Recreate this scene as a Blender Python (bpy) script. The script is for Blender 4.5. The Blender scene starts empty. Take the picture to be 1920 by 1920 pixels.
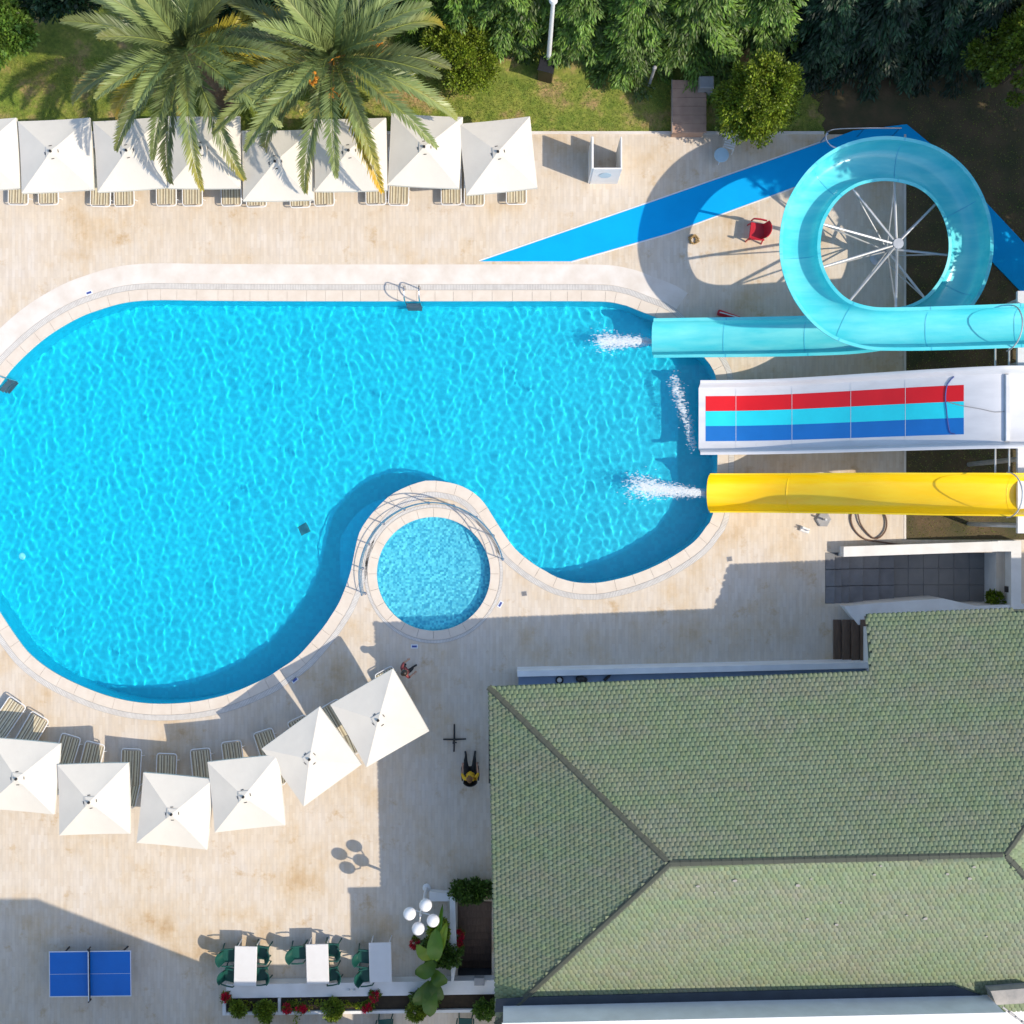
import bpy, bmesh, math, random
import numpy as np
from mathutils import Vector, Matrix
random.seed(7); RNG = np.random.default_rng(11)
sc = bpy.context.scene
COL = sc.collection
R = math.radians

# ---------------------------------------------------------------- camera, sky, sun, exposure
H = 37.0            # camera height above the deck, metres
S = 55.0            # photograph pixels per metre on the deck
camd = bpy.data.cameras.new('camera'); cam = bpy.data.objects.new('camera', camd); COL.objects.link(cam)
cam.location = (0, 0, H); camd.angle = 2 * math.atan(960 / S / H); camd.clip_end = 2000
sc.camera = cam
SUN_AZ, SUN_EL = R(-21), R(44)      # direction to the sun, from +X
SKY_STRENGTH, SUN_STRENGTH, EXPOSURE = 0.15, 2.75, 0.78
world = bpy.data.worlds.new('World'); sc.world = world; world.use_nodes = True
nt = world.node_tree
sky = nt.nodes.new('ShaderNodeTexSky'); sky.sky_type = 'NISHITA'; sky.sun_disc = False
sky.sun_elevation = SUN_EL; sky.sun_rotation = R(90) - SUN_AZ
nt.links.new(sky.outputs[0], nt.nodes['Background'].inputs[0])
nt.nodes['Background'].inputs[1].default_value = SKY_STRENGTH
sund = bpy.data.lights.new('sun', 'SUN'); sund.energy = SUN_STRENGTH; sund.angle = R(0.5); sund.color = (1, 0.885, 0.73)
sund.cycles.is_caustics_light = True
sun = bpy.data.objects.new('sun', sund); COL.objects.link(sun); sun.location = (30, -12, 40)
sd = Vector((math.cos(SUN_EL) * math.cos(SUN_AZ), math.cos(SUN_EL) * math.sin(SUN_AZ), math.sin(SUN_EL)))
sun.rotation_euler = sd.to_track_quat('Z', 'Y').to_euler()
vs = sc.view_settings
vs.view_transform = 'Standard'; vs.look = 'None'; vs.gamma = 1; vs.exposure = EXPOSURE; vs.use_curve_mapping = False
sc.cycles.max_bounces = 8; sc.cycles.use_denoising = True

# ---------------------------------------------------------------- helpers
def P(px, py, z=0.0):
    f = (H - z) / H / S
    return Vector(((px - 960) * f, (960 - py) * f, z))
def PX(px, z=0.0): return (px - 960) / S * (H - z) / H
def PY(py, z=0.0): return (960 - py) / S * (H - z) / H

def _noise(nt, scale, detail=4, coord='Object', vscale=None, rough=.55):
    tc = nt.nodes.new('ShaderNodeTexCoord'); n = nt.nodes.new('ShaderNodeTexNoise')
    n.inputs['Scale'].default_value = scale; n.inputs['Detail'].default_value = detail; n.inputs['Roughness'].default_value = rough
    if vscale:
        mp = nt.nodes.new('ShaderNodeMapping'); mp.inputs['Scale'].default_value = vscale
        nt.links.new(tc.outputs[coord], mp.inputs[0]); nt.links.new(mp.outputs[0], n.inputs['Vector'])
    else:
        nt.links.new(tc.outputs[coord], n.inputs['Vector'])
    return n
def _ramp(nt, fac, stops):
    r = nt.nodes.new('ShaderNodeValToRGB'); e = r.color_ramp.elements
    while len(e) < len(stops): e.new(.5)
    for i, (p, c) in enumerate(stops):
        e[i].position = p; e[i].color = (*c, 1)
    nt.links.new(fac, r.inputs[0]); return r
def _mix(nt, a, b, fac=1.0, mode='MULTIPLY'):
    m = nt.nodes.new('ShaderNodeMix'); m.data_type = 'RGBA'; m.blend_type = mode
    for sock, v in ((m.inputs[6], a), (m.inputs[7], b), (m.inputs[0], fac)):
        if hasattr(v, 'links'): nt.links.new(v, sock)
        elif isinstance(v, tuple): sock.default_value = (*v, 1)
        else: sock.default_value = v
    return m.outputs[2]
def _bump(nt, h, bsdf, strength, dist=.02):
    b = nt.nodes.new('ShaderNodeBump'); b.inputs['Strength'].default_value = strength; b.inputs['Distance'].default_value = dist
    nt.links.new(h, b.inputs['Height']); nt.links.new(b.outputs[0], bsdf.inputs['Normal'])
def new_mat(name):
    m = bpy.data.materials.new(name); m.use_nodes = True
    return m, m.node_tree, m.node_tree.nodes['Principled BSDF']
def pm(name, c1, c2=None, scale=3, rough=.6, bump=0, bscale=60, metal=0, coat=0, attr=False, lo=.3, hi=.7, vscale=None, spec=None):
    m, nt, b = new_mat(name)
    if c2 is None: c2 = tuple(x * .86 for x in c1)
    n = _noise(nt, scale, 5, vscale=vscale)
    out = _ramp(nt, n.outputs[0], [(lo, c1), (hi, c2)]).outputs[0]
    if attr:
        a = nt.nodes.new('ShaderNodeAttribute'); a.attribute_name = 'Col'
        out = _mix(nt, out, a.outputs[0])
    nt.links.new(out, b.inputs['Base Color'])
    b.inputs['Roughness'].default_value = rough; b.inputs['Metallic'].default_value = metal
    if coat: b.inputs['Coat Weight'].default_value = coat; b.inputs['Coat Roughness'].default_value = .12
    if spec is not None: b.inputs['Specular IOR Level'].default_value = spec
    if bump: _bump(nt, _noise(nt, bscale, 3).outputs[0], b, bump)
    return m
def leaf_mat(name, c, trans=.3, rough=.5):
    m, nt, b = new_mat(name)
    a = nt.nodes.new('ShaderNodeAttribute'); a.attribute_name = 'Col'
    out = _mix(nt, a.outputs[0], c)
    nt.links.new(out, b.inputs['Base Color']); b.inputs['Roughness'].default_value = rough
    t = nt.nodes.new('ShaderNodeBsdfTranslucent'); nt.links.new(out, t.inputs[0])
    mx = nt.nodes.new('ShaderNodeMixShader'); mx.inputs[0].default_value = trans
    nt.links.new(b.outputs[0], mx.inputs[1]); nt.links.new(t.outputs[0], mx.inputs[2])
    nt.links.new(mx.outputs[0], nt.nodes['Material Output'].inputs[0])
    return m

def link(name, me, parent=None, m=None, loc=None, rotz=None):
    o = bpy.data.objects.new(name, me); COL.objects.link(o)
    if parent is not None: o.parent = parent
    if m is not None and me is not None and not me.materials: me.materials.append(m)
    if loc is not None: o.location = loc
    if rotz is not None: o.rotation_euler = (0, 0, rotz)
    return o
def tag(o, label, cat, group=None):
    o['label'] = label; o['category'] = cat
    if group: o['group'] = group
    return o
def thing(name, label, cat, loc=(0, 0, 0), rotz=0, group=None):
    o = bpy.data.objects.new(name, None); COL.objects.link(o); o.location = loc; o.rotation_euler = (0, 0, rotz)
    o.empty_display_size = .2
    return tag(o, label, cat, group)
def kind(o, k, label=None):
    o['kind'] = k
    if label: o['label'] = label
    return o
def dup(o, parent=None):
    c = o.copy(); COL.objects.link(c)
    if parent is not None: c.parent = parent
    for ch in list(o.children): dup(ch, c)
    return c

class MB:
    def __init__(s): s.v = []; s.f = []
    def add(s, v, f):
        n = len(s.v); s.v += [tuple(p) for p in v]; s.f += [tuple(i + n for i in q) for q in f]; return s
    def box(s, x0, y0, z0, x1, y1, z1):
        v = [(x, y, z) for z in (z0, z1) for y in (y0, y1) for x in (x0, x1)]
        return s.add(v, [(0, 2, 3, 1), (4, 5, 7, 6), (0, 1, 5, 4), (2, 6, 7, 3), (0, 4, 6, 2), (1, 3, 7, 5)])
    def cbox(s, x0, y0, z0, x1, y1, z1, c=.01):   # box with chamfered top edges
        v = [(x0, y0, z0), (x1, y0, z0), (x1, y1, z0), (x0, y1, z0), (x0, y0, z1 - c), (x1, y0, z1 - c), (x1, y1, z1 - c), (x0, y1, z1 - c),
             (x0 + c, y0 + c, z1), (x1 - c, y0 + c, z1), (x1 - c, y1 - c, z1), (x0 + c, y1 - c, z1)]
        f = [(3, 2, 1, 0), (8, 9, 10, 11)]
        for k in range(4):
            j = (k + 1) % 4; f += [(k, j, 4 + j, 4 + k), (4 + k, 4 + j, 8 + j, 8 + k)]
        return s.add(v, f)
    def prism(s, poly, z0, z1):
        n = len(poly)
        z0s = z0 if isinstance(z0, (list, tuple)) else [z0] * n; z1s = z1 if isinstance(z1, (list, tuple)) else [z1] * n
        a = sum(poly[i][0] * poly[(i + 1) % n][1] - poly[(i + 1) % n][0] * poly[i][1] for i in range(n))
        idx = range(n) if a > 0 else range(n - 1, -1, -1)
        pl = [poly[i] for i in idx]; z0s = [z0s[i] for i in idx]; z1s = [z1s[i] for i in idx]
        v = [(p[0], p[1], z) for p, z in zip(pl, z0s)] + [(p[0], p[1], z) for p, z in zip(pl, z1s)]
        f = [tuple(range(n - 1, -1, -1)), tuple(range(n, 2 * n))] + [(i, (i + 1) % n, n + (i + 1) % n, n + i) for i in range(n)]
        return s.add(v, f)
    def tube(s, pts, r, seg=8, closed=False, caps=True):
        pts = [Vector(p) for p in pts]; n = len(pts)
        rs = r if isinstance(r, (list, tuple)) else [r] * n
        base = len(s.v); prev = None
        for i, p in enumerate(pts):
            if closed: t = pts[(i + 1) % n] - pts[i - 1]
            else: t = pts[min(i + 1, n - 1)] - pts[max(i - 1, 0)]
            t.normalize()
            if prev is None:
                up = Vector((0, 0, 1)) if abs(t.z) < .9 else Vector((1, 0, 0))
                a = t.cross(up).normalized()
            else:
                a = (prev - t * prev.dot(t)).normalized()
            prev = a; b = t.cross(a)
            for k in range(seg):
                an = 2 * math.pi * k / seg
                s.v.append(tuple(p + (a * math.cos(an) + b * math.sin(an)) * rs[i]))
        m = n if closed else n - 1
        for i in range(m):
            j = (i + 1) % n
            for k in range(seg):
                l = (k + 1) % seg
                s.f.append((base + i * seg + k, base + i * seg + l, base + j * seg + l, base + j * seg + k))
        if not closed and caps:
            s.f.append(tuple(base + k for k in range(seg - 1, -1, -1)))
            s.f.append(tuple(base + (n - 1) * seg + k for k in range(seg)))
        return s
    def lathe(s, prof, c=(0, 0, 0), seg=16):
        base = len(s.v); n = len(prof)
        for (r, z) in prof:
            for k in range(seg):
                a = 2 * math.pi * k / seg; s.v.append((c[0] + r * math.cos(a), c[1] + r * math.sin(a), c[2] + z))
        for i in range(n - 1):
            for k in range(seg):
                l = (k + 1) % seg
                s.f.append((base + i * seg + k, base + i * seg + l, base + (i + 1) * seg + l, base + (i + 1) * seg + k))
        s.f.append(tuple(base + k for k in range(seg - 1, -1, -1))); s.f.append(tuple(base + (n - 1) * seg + k for k in range(seg)))
        return s
    def ball(s, c, r, seg=12, sz=1.0):
        n = max(4, seg // 2)
        return s.lathe([(max(1e-4, r * math.sin(math.pi * i / n)), -r * sz * math.cos(math.pi * i / n)) for i in range(n + 1)], c, seg)
    def xf(s, M, start=0):
        for i in range(start, len(s.v)): s.v[i] = tuple(M @ Vector(s.v[i]))
        return s
    def mesh(s, name='mesh', smooth=False):
        me = bpy.data.meshes.new(name); me.from_pydata(s.v, [], s.f); me.update()
        if smooth:
            me.polygons.foreach_set('use_smooth', [True] * len(me.polygons))
            try: me.set_sharp_from_angle(angle=R(40))
            except Exception: pass
        return me
    def build(s, name, m, parent=None, smooth=False, loc=None, rotz=None):
        return link(name, s.mesh(name, smooth), parent, m, loc, rotz)

def fast_mesh(name, V, F, col=None, m=None, smooth=False):
    """V (n,3), F (k,4) numpy"""
    me = bpy.data.meshes.new(name); n = len(V); k, w = F.shape
    me.vertices.add(n); me.vertices.foreach_set('co', np.asarray(V, np.float32).ravel())
    me.loops.add(k * w); me.loops.foreach_set('vertex_index', F.astype(np.int32).ravel())
    me.polygons.add(k); me.polygons.foreach_set('loop_start', np.arange(0, k * w, w, dtype=np.int32))
    if smooth: me.polygons.foreach_set('use_smooth', np.ones(k, bool))
    me.update(calc_edges=True); me.validate()
    if col is not None:
        a = me.attributes.new('Col', 'FLOAT_COLOR', 'POINT')
        c4 = np.ones((n, 4), np.float32); c4[:, :3] = col; a.data.foreach_set('color', c4.ravel())
    if m: me.materials.append(m)
    return me
def leaves(C, D, N, L, W, col):
    """diamond leaves: centre-base C, direction D, side-normal N, length L, width W -> V,F,col"""
    D = D / (np.linalg.norm(D, axis=1, keepdims=True) + 1e-9)
    Sd = np.cross(D, N); Sd /= (np.linalg.norm(Sd, axis=1, keepdims=True) + 1e-9)
    L = L[:, None]; W = W[:, None]
    V = np.stack([C, C + D * L * .45 + Sd * W * .5, C + D * L, C + D * L * .45 - Sd * W * .5], 1).reshape(-1, 3)
    F = np.arange(len(C) * 4).reshape(-1, 4)
    return V, F, np.repeat(col, 4, 0)
def cat_leaves(parts):
    V = np.concatenate([p[0] for p in parts]); Cc = np.concatenate([p[2] for p in parts]); off = 0; F = []
    for p in parts: F.append(p[1] + off); off += len(p[0])
    return V, np.concatenate(F), Cc

def catmull(pts, closed=True, step=.2):
    pts = [np.array(p, float) for p in pts]; n = len(pts); out = []
    m = n if closed else n - 1
    for i in range(m):
        p0 = pts[(i - 1) % n] if closed else pts[max(i - 1, 0)]; p1 = pts[i]; p2 = pts[(i + 1) % n]
        p3 = pts[(i + 2) % n] if closed else pts[min(i + 2, n - 1)]
        k = max(1, int(np.linalg.norm(p2 - p1) / step))
        for j in range(k):
            t = j / k
            out.append(.5 * ((2 * p1) + (-p0 + p2) * t + (2 * p0 - 5 * p1 + 4 * p2 - p3) * t * t + (-p0 + 3 * p1 - 3 * p2 + p3) * t ** 3))
    if not closed: out.append(pts[-1])
    return np.array(out)
def offset_loop(L, d):   # outward for ccw loop
    t = np.roll(L, -1, 0) - np.roll(L, 1, 0); t /= np.linalg.norm(t, axis=1, keepdims=True)
    nrm = np.stack([t[:, 1], -t[:, 0]], 1)
    return L + nrm * d
def area2(L): return np.sum(L[:, 0] * np.roll(L[:, 1], -1) - np.roll(L[:, 0], -1) * L[:, 1])
def inside(poly, X, Y):
    r = np.zeros(X.shape, bool); n = len(poly)
    for i in range(n):
        x0, y0 = poly[i]; x1, y1 = poly[(i + 1) % n]
        if y0 == y1: continue
        r ^= ((y0 > Y) != (y1 > Y)) & (X < (x1 - x0) * (Y - y0) / (y1 - y0) + x0)
    return r
def sheet_with_holes(name, loops, z, m):
    bm = bmesh.new(); ed = []
    for L in loops:
        vs_ = [bm.verts.new((p[0], p[1], z)) for p in L]
        ed += [bm.edges.new((vs_[i], vs_[(i + 1) % len(vs_)])) for i in range(len(vs_))]
    bmesh.ops.triangle_fill(bm, use_beauty=True, use_dissolve=False, edges=ed, normal=(0, 0, 1))
    bmesh.ops.recalc_face_normals(bm, faces=bm.faces)
    for f in bm.faces:
        if f.normal.z < 0: f.normal_flip()
    me = bpy.data.meshes.new(name); bm.to_mesh(me); bm.free()
    return link(name, me, None, m)

# ---------------------------------------------------------------- materials
def deck_mat():
    m, nt, b = new_mat('travertine')
    tc = nt.nodes.new('ShaderNodeTexCoord'); mp = nt.nodes.new('ShaderNodeMapping')
    mp.inputs['Rotation'].default_value = (0, 0, R(90)); nt.links.new(tc.outputs['Object'], mp.inputs[0])
    br = nt.nodes.new('ShaderNodeTexBrick'); nt.links.new(mp.outputs[0], br.inputs['Vector'])
    br.inputs['Color1'].default_value = (.555, .485, .39, 1); br.inputs['Color2'].default_value = (.595, .54, .46, 1)
    br.inputs['Mortar'].default_value = (.49, .435, .365, 1); br.inputs['Scale'].default_value = 1
    br.inputs['Brick Width'].default_value = .5; br.inputs['Row Height'].default_value = .11
    br.inputs['Mortar Size'].default_value = .004; br.inputs['Mortar Smooth'].default_value = .3
    n1 = _noise(nt, .45, 6, rough=.62); st = _ramp(nt, n1.outputs[0], [(.36, (1.04, 1.04, 1.06)), (.52, (1.02, .99, .95)), (.61, (.98, .89, .76)), (.70, (.86, .70, .50))])
    out = _mix(nt, br.outputs[0], st.outputs[0])
    n2 = _noise(nt, 3.2, 6, vscale=(2.2, .55, 1)); st2 = _ramp(nt, n2.outputs[0], [(.3, (.93, .925, .93)), (.62, (1.04, 1.035, 1.03))])
    out = _mix(nt, out, st2.outputs[0])
    n3 = _noise(nt, 1.1, 8, rough=.74); st3 = _ramp(nt, n3.outputs[0], [(.57, (1, 1, 1)), (.66, (.88, .79, .66)), (.74, (.70, .58, .44))])
    out = _mix(nt, out, st3.outputs[0])
    nt.links.new(out, b.inputs['Base Color']); b.inputs['Roughness'].default_value = .62
    _bump(nt, br.outputs['Fac'], b, -.25, .004)
    return m
def ground_mat():
    m, nt, b = new_mat('lawn_soil')
    n = _noise(nt, .8, 6, rough=.65); r = _ramp(nt, n.outputs[0], [(.40, (.14, .20, .025)), (.52, (.22, .25, .045)), (.60, (.32, .25, .10)), (.70, (.38, .24, .13))])
    n2 = _noise(nt, 9, 5); r2 = _ramp(nt, n2.outputs[0], [(.3, (.6, .65, .6)), (.7, (1.2, 1.15, 1.1))])
    nt.links.new(_mix(nt, r.outputs[0], r2.outputs[0]), b.inputs['Base Color']); b.inputs['Roughness'].default_value = .9
    _bump(nt, n2.outputs[0], b, .6, .05)
    return m
def mosaic_mat(name, c1, c2, cell):
    m, nt, b = new_mat(name)
    tc = nt.nodes.new('ShaderNodeTexCoord'); v = nt.nodes.new('ShaderNodeTexVoronoi'); v.inputs['Scale'].default_value = 1 / cell
    v.inputs['Randomness'].default_value = .25
    nt.links.new(tc.outputs['Object'], v.inputs['Vector'])
    sp = nt.nodes.new('ShaderNodeSeparateColor'); nt.links.new(v.outputs['Color'], sp.inputs[0])
    r = _ramp(nt, sp.outputs[0], [(0, c1), (1, c2)])
    nt.links.new(r.outputs[0], b.inputs['Base Color']); b.inputs['Roughness'].default_value = .35
    return m
def water_mat(name, tint):
    m = bpy.data.materials.new(name); m.use_nodes = True; nt = m.node_tree; nt.nodes.clear()
    g = nt.nodes.new('ShaderNodeBsdfGlass'); g.inputs['IOR'].default_value = 1.33; g.inputs['Roughness'].default_value = 0
    g.inputs['Color'].default_value = (*tint, 1)
    o = nt.nodes.new('ShaderNodeOutputMaterial'); nt.links.new(g.outputs[0], o.inputs[0]); return m
def foam_mat():
    m, nt, b = new_mat('foam'); b.inputs['Base Color'].default_value = (.8, .85, .88, 1); b.inputs['Roughness'].default_value = .7; b.inputs['Alpha'].default_value = .42
    return m
def stripe_mat():
    m, nt, b = new_mat('striped_sling')
    tc = nt.nodes.new('ShaderNodeTexCoord'); sx = nt.nodes.new('ShaderNodeSeparateXYZ'); nt.links.new(tc.outputs['Object'], sx.inputs[0])
    mu = nt.nodes.new('ShaderNodeMath'); mu.operation = 'MULTIPLY_ADD'; mu.inputs[1].default_value = 1 / .19; mu.inputs[2].default_value = 10.5
    nt.links.new(sx.outputs[0], mu.inputs[0])
    fr = nt.nodes.new('ShaderNodeMath'); fr.operation = 'FRACT'; nt.links.new(mu.outputs[0], fr.inputs[0])
    r = _ramp(nt, fr.outputs[0], [(0, (.30, .24, .15)), (.18, (.62, .55, .38)), (.50, (.50, .47, .36)), (.54, (.16, .13, .09)), (.70, (.70, .64, .48)), (.86, (.36, .30, .20))])
    r.color_ramp.interpolation = 'CONSTANT'
    nt.links.new(_mix(nt, r.outputs[0], _ramp(nt, _noise(nt, 9).outputs[0], [(.3, (.86, .86, .86)), (.7, (1.05, 1.05, 1.05))]).outputs[0]), b.inputs['Base Color'])
    b.inputs['Roughness'].default_value = .75
    return m
M = dict(
    deck=deck_mat(), ground=ground_mat(),
    surround=pm('pale_travertine', (.70, .66, .61), (.60, .54, .47), 1.6, .6, .15),
    coping=pm('coping_stone', (.66, .595, .51), (.60, .52, .43), 2.5, .6, .15),
    grate=pm('grate_plastic', (.66, .64, .60), (.56, .53, .49), 4, .5), dark_recess=pm('channel_dark', (.38, .37, .35), None, 4, .8),
    pool_tile=mosaic_mat('pool_tile', (.002, .545, .73), (.006, .63, .80), .12),
    kid_tile=mosaic_mat('paddling_mosaic', (.05, .40, .60), (.20, .80, .90), .07),
    water=water_mat('water', (.90, 1, 1)),
    white=pm('white_paint', (.74, .74, .74), (.68, .68, .67), 1.2, .55), wall=pm('white_render', (.78, .78, .77), (.66, .65, .63), 1.5, .8, .2),
    canvas=pm('canvas', (.655, .62, .545), (.61, .575, .505), 1.3, .85, .35, 5), black=pm('black_plastic', (.015, .015, .017), None, 4, .45),
    steel=pm('stainless_steel', (.62, .62, .64), (.5, .5, .52), 6, .25, metal=1), galv=pm('galvanised_steel', (.60, .62, .64), (.46, .48, .50), 3, .4, metal=.5),
    cyan=pm('cyan_gelcoat', (.065, .57, .635), (.17, .68, .70), 1.3, .26, coat=.3, lo=.38, hi=.72, vscale=(.4, 2.2, 1)), yellow=pm('yellow_gelcoat', (.94, .60, .004), (.95, .70, .03), 1.3, .28, coat=.3, lo=.4, hi=.75, vscale=(.35, 2.5, 1)),
    cyan_out=pm('cyan_gelcoat_dull', (.05, .46, .62), (.04, .40, .55), .9, .4),
    slide_white=pm('white_gelcoat', (.65, .66, .68), (.55, .56, .58), 1.5, .3, coat=.3, lo=.42, hi=.78, vscale=(.5, 2, 1)),
    red=pm('red_gelcoat', (.72, .008, .010), (.64, .006, .008), 1, .3, coat=.3), aqua=pm('aqua_gelcoat', (.02, .70, .82), None, 1, .3, coat=.3), blue=pm('blue_gelcoat', (.008, .16, .52), None, 1, .3, coat=.3),
    path=pm('blue_floor_paint', (.001, .375, .80), (.001, .34, .74), 1.2, .85, .2, 90, spec=.12), table_blue=pm('table_blue', (.003, .15, .56), (.003, .13, .50), 2, .4),
    line=pm('line_white', (.75, .78, .80), None, 3, .5), roof_under=pm('roof_felt', (.10, .12, .08), None, 3, .9),
    shingle=pm('green_shingle', (.160, .208, .115), (.180, .198, .130), .7, .85, .12, 70, attr=True, lo=.40, hi=.64, vscale=(.45, 1.7, 1)),
    ridge=pm('ridge_shingle', (.050, .058, .042), (.075, .08, .06), 2, .85, .3), fascia=pm('fascia', (.45, .42, .32), None, 2, .7),
    slate=pm('grey_stone', (.19, .195, .205), (.13, .135, .145), 2.5, .6, .2), slate2=pm('grey_landing', (.23, .225, .215), (.17, .17, .17), 1.5, .7, .2),
    wood=pm('dark_timber', (.16, .10, .065), (.10, .062, .04), 3, .7, .3, 30, vscale=(6, 1, 1)), wood2=pm('pale_board', (.46, .30, .21), (.36, .22, .16), 3, .75, .2),
    counter=pm('blue_counter', (.17, .24, .36), (.14, .20, .31), 2, .5), counter_white=pm('counter_wall', (.80, .82, .84), None, 2, .6),
    green_plastic=pm('green_plastic', (.010, .085, .066), (.008, .068, .055), 4, .4), tabletop=pm('tabletop', (.66, .655, .65), (.62, .61, .60), 3, .45),
    soil=pm('soil', (.05, .035, .02), (.03, .022, .014), 6, .95, .5, 30), trunk=pm('bark', (.12, .085, .055), (.07, .05, .032), 5, .9, .6, 20),
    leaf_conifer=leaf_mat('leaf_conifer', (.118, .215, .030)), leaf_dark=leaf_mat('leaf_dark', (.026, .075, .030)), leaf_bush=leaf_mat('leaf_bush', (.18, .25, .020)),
    leaf_palm=leaf_mat('leaf_palm', (.165, .205, .078), .2, .40), leaf_banana=leaf_mat('leaf_banana', (.10, .21, .025), .35, .4), petal=leaf_mat('petal', (.62, .012, .05), .3),
    grass=leaf_mat('grass_blade', (.27, .33, .05), .3, .6), fruit=pm('orange_dates', (.75, .30, .02), (.60, .20, .015), 20, .6), foam=foam_mat(),
    sling=stripe_mat(), glass_globe=pm('opal_globe', (.82, .82, .83), None, 2, .2), hose=pm('brown_hose', (.12, .06, .035), None, 4, .5), rope=pm('tan_rope', (.45, .30, .12), (.33, .2, .08), 12, .9, .6, 40),
    red_plastic=pm('red_plastic', (.55, .015, .03), (.46, .012, .025), 3, .4), concrete=pm('weathered_concrete', (.38, .35, .31), (.25, .24, .22), 3, .9, .4, 25),
    grey_box=pm('grey_metal', (.34, .34, .34), (.26, .26, .27), 4, .5), skin=pm('skin', (.48, .26, .17), None, 6, .5), hair=pm('dark_hair', (.018, .012, .009), None, 20, .5),
    cloth_red=pm('maroon_cloth', (.22, .045, .05), None, 5, .85), cloth_black=pm('black_cloth', (.012, .012, .014), None, 5, .85), cloth_yellow=pm('yellow_cloth', (.75, .46, .02), (.66, .38, .015), 6, .85), hair2=pm('brown_hair', (.20, .09, .02), None, 20, .6),
    shadow_flashing=pm('shadow_navy', (.035, .05, .07), (.025, .035, .05), 2, .6), drain_dark=pm('drain_plate', (.01, .16, .22), None, 6, .5), lens=pm('lamp_lens', (.30, .85, .88), None, 6, .3),
    marker=pm('marker_blue', (.05, .08, .30), None, 8, .5), pale_blue=pm('pale_blue_plastic', (.42, .60, .72), None, 3, .4),
)

# ---------------------------------------------------------------- pool outline
POOL_PX = [(292,562),(400,563),(600,564),(850,564),(1097,564),(1152,567),(1173,572),(1206,585),(1228,593),(1250,605),(1285,637),(1322,671),(1338,694),(1345,720),(1346,800),(1345,890),(1337,965),
 (1324,989),(1302,1016),(1262,1044),(1219,1066),(1175,1082),(1131,1092),(1105,1094),(1076,1092),(1044,1083),(1022,1071),(1000,1058),(966,1030),(941,996),(925,971),(907,943),(887,924),(857,909),(818,902),(798,902),(768,911),(739,925),(719,941),
 (695,967),(675,998),(665,1038),(659,1068),(650,1097),(636,1131),(620,1157),(604,1180),(560,1230),(525,1255),(496,1273),(437,1299),(379,1314),(321,1320),(262,1318),(204,1306),(146,1284),(96,1258),(58,1229),(35,1202),(0,1150),
 (-40,1080),(-70,1000),(-82,930),(-72,850),(-45,780),(2,717),(25,687),(67,647),(103,620),(147,595),(183,581),(233,567)]
pool = catmull([P(*p)[:2] for p in POOL_PX], True, .2)
if area2(pool) < 0: pool = pool[::-1].copy()
KC = P(813, 1076); KR = 1.95
kid = np.array([(KC.x + KR * math.cos(2 * math.pi * k / 72), KC.y + KR * math.sin(2 * math.pi * k / 72)) for k in range(72)])
WATER_Z = -.05; DEPTH = 1.4; KDEPTH = .42

# deck, ground
ST = (PX(1547), PY(1132), PX(1868), PY(1036))        # sunken stair opening
ST2 = (PX(858), PY(1842), PX(922), PY(1690))          # steps beside the building
rect = lambda x0, y0, x1, y1: [(x0, y0), (x1, y0), (x1, y1), (x0, y1)]
DECK = [(-24, PY(252)), (PX(1695), PY(252)), (PX(1695), PY(1012)), (24, PY(1012)), (24, -24), (-24, -24)]
kind(sheet_with_holes('ground', [rect(-400, -400, 400, 400), DECK], -.05, M['ground']), 'structure')
deck = kind(sheet_with_holes('pool_deck', [DECK, offset_loop(pool, .30), offset_loop(kid, .25), rect(*ST), rect(*ST2)], 0, M['deck']), 'structure')
bed_soil = pm('bed_earth', (.12, .080, .042), (.05, .052, .02), 1.2, .95, .7, 14)
BED = [(1500, 110), (2010, 110), (2010, 1011), (1696, 1011), (1696, 251), (1552, 251), (1541, 233), (1549, 221), (1533, 207), (1538, 192), (1521, 180), (1527, 166), (1509, 150), (1514, 136)]
kind(sheet_with_holes('planting_bed', [[P(*p)[:2] for p in BED]], -.044, bed_soil), 'structure')
# kerb along the lawn and bed edge
kb = MB(); kb.box(-24, PY(252), -.12, PX(1545), PY(252) + .10, .03)
kind(kb.build('lawn_kerb', M['surround']), 'structure')
kb = MB(); kb.box(PX(1695), PY(1012), -.12, PX(1695) + .07, PY(252), .012)
kind(kb.build('bed_kerb', M['surround']), 'structure')

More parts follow.
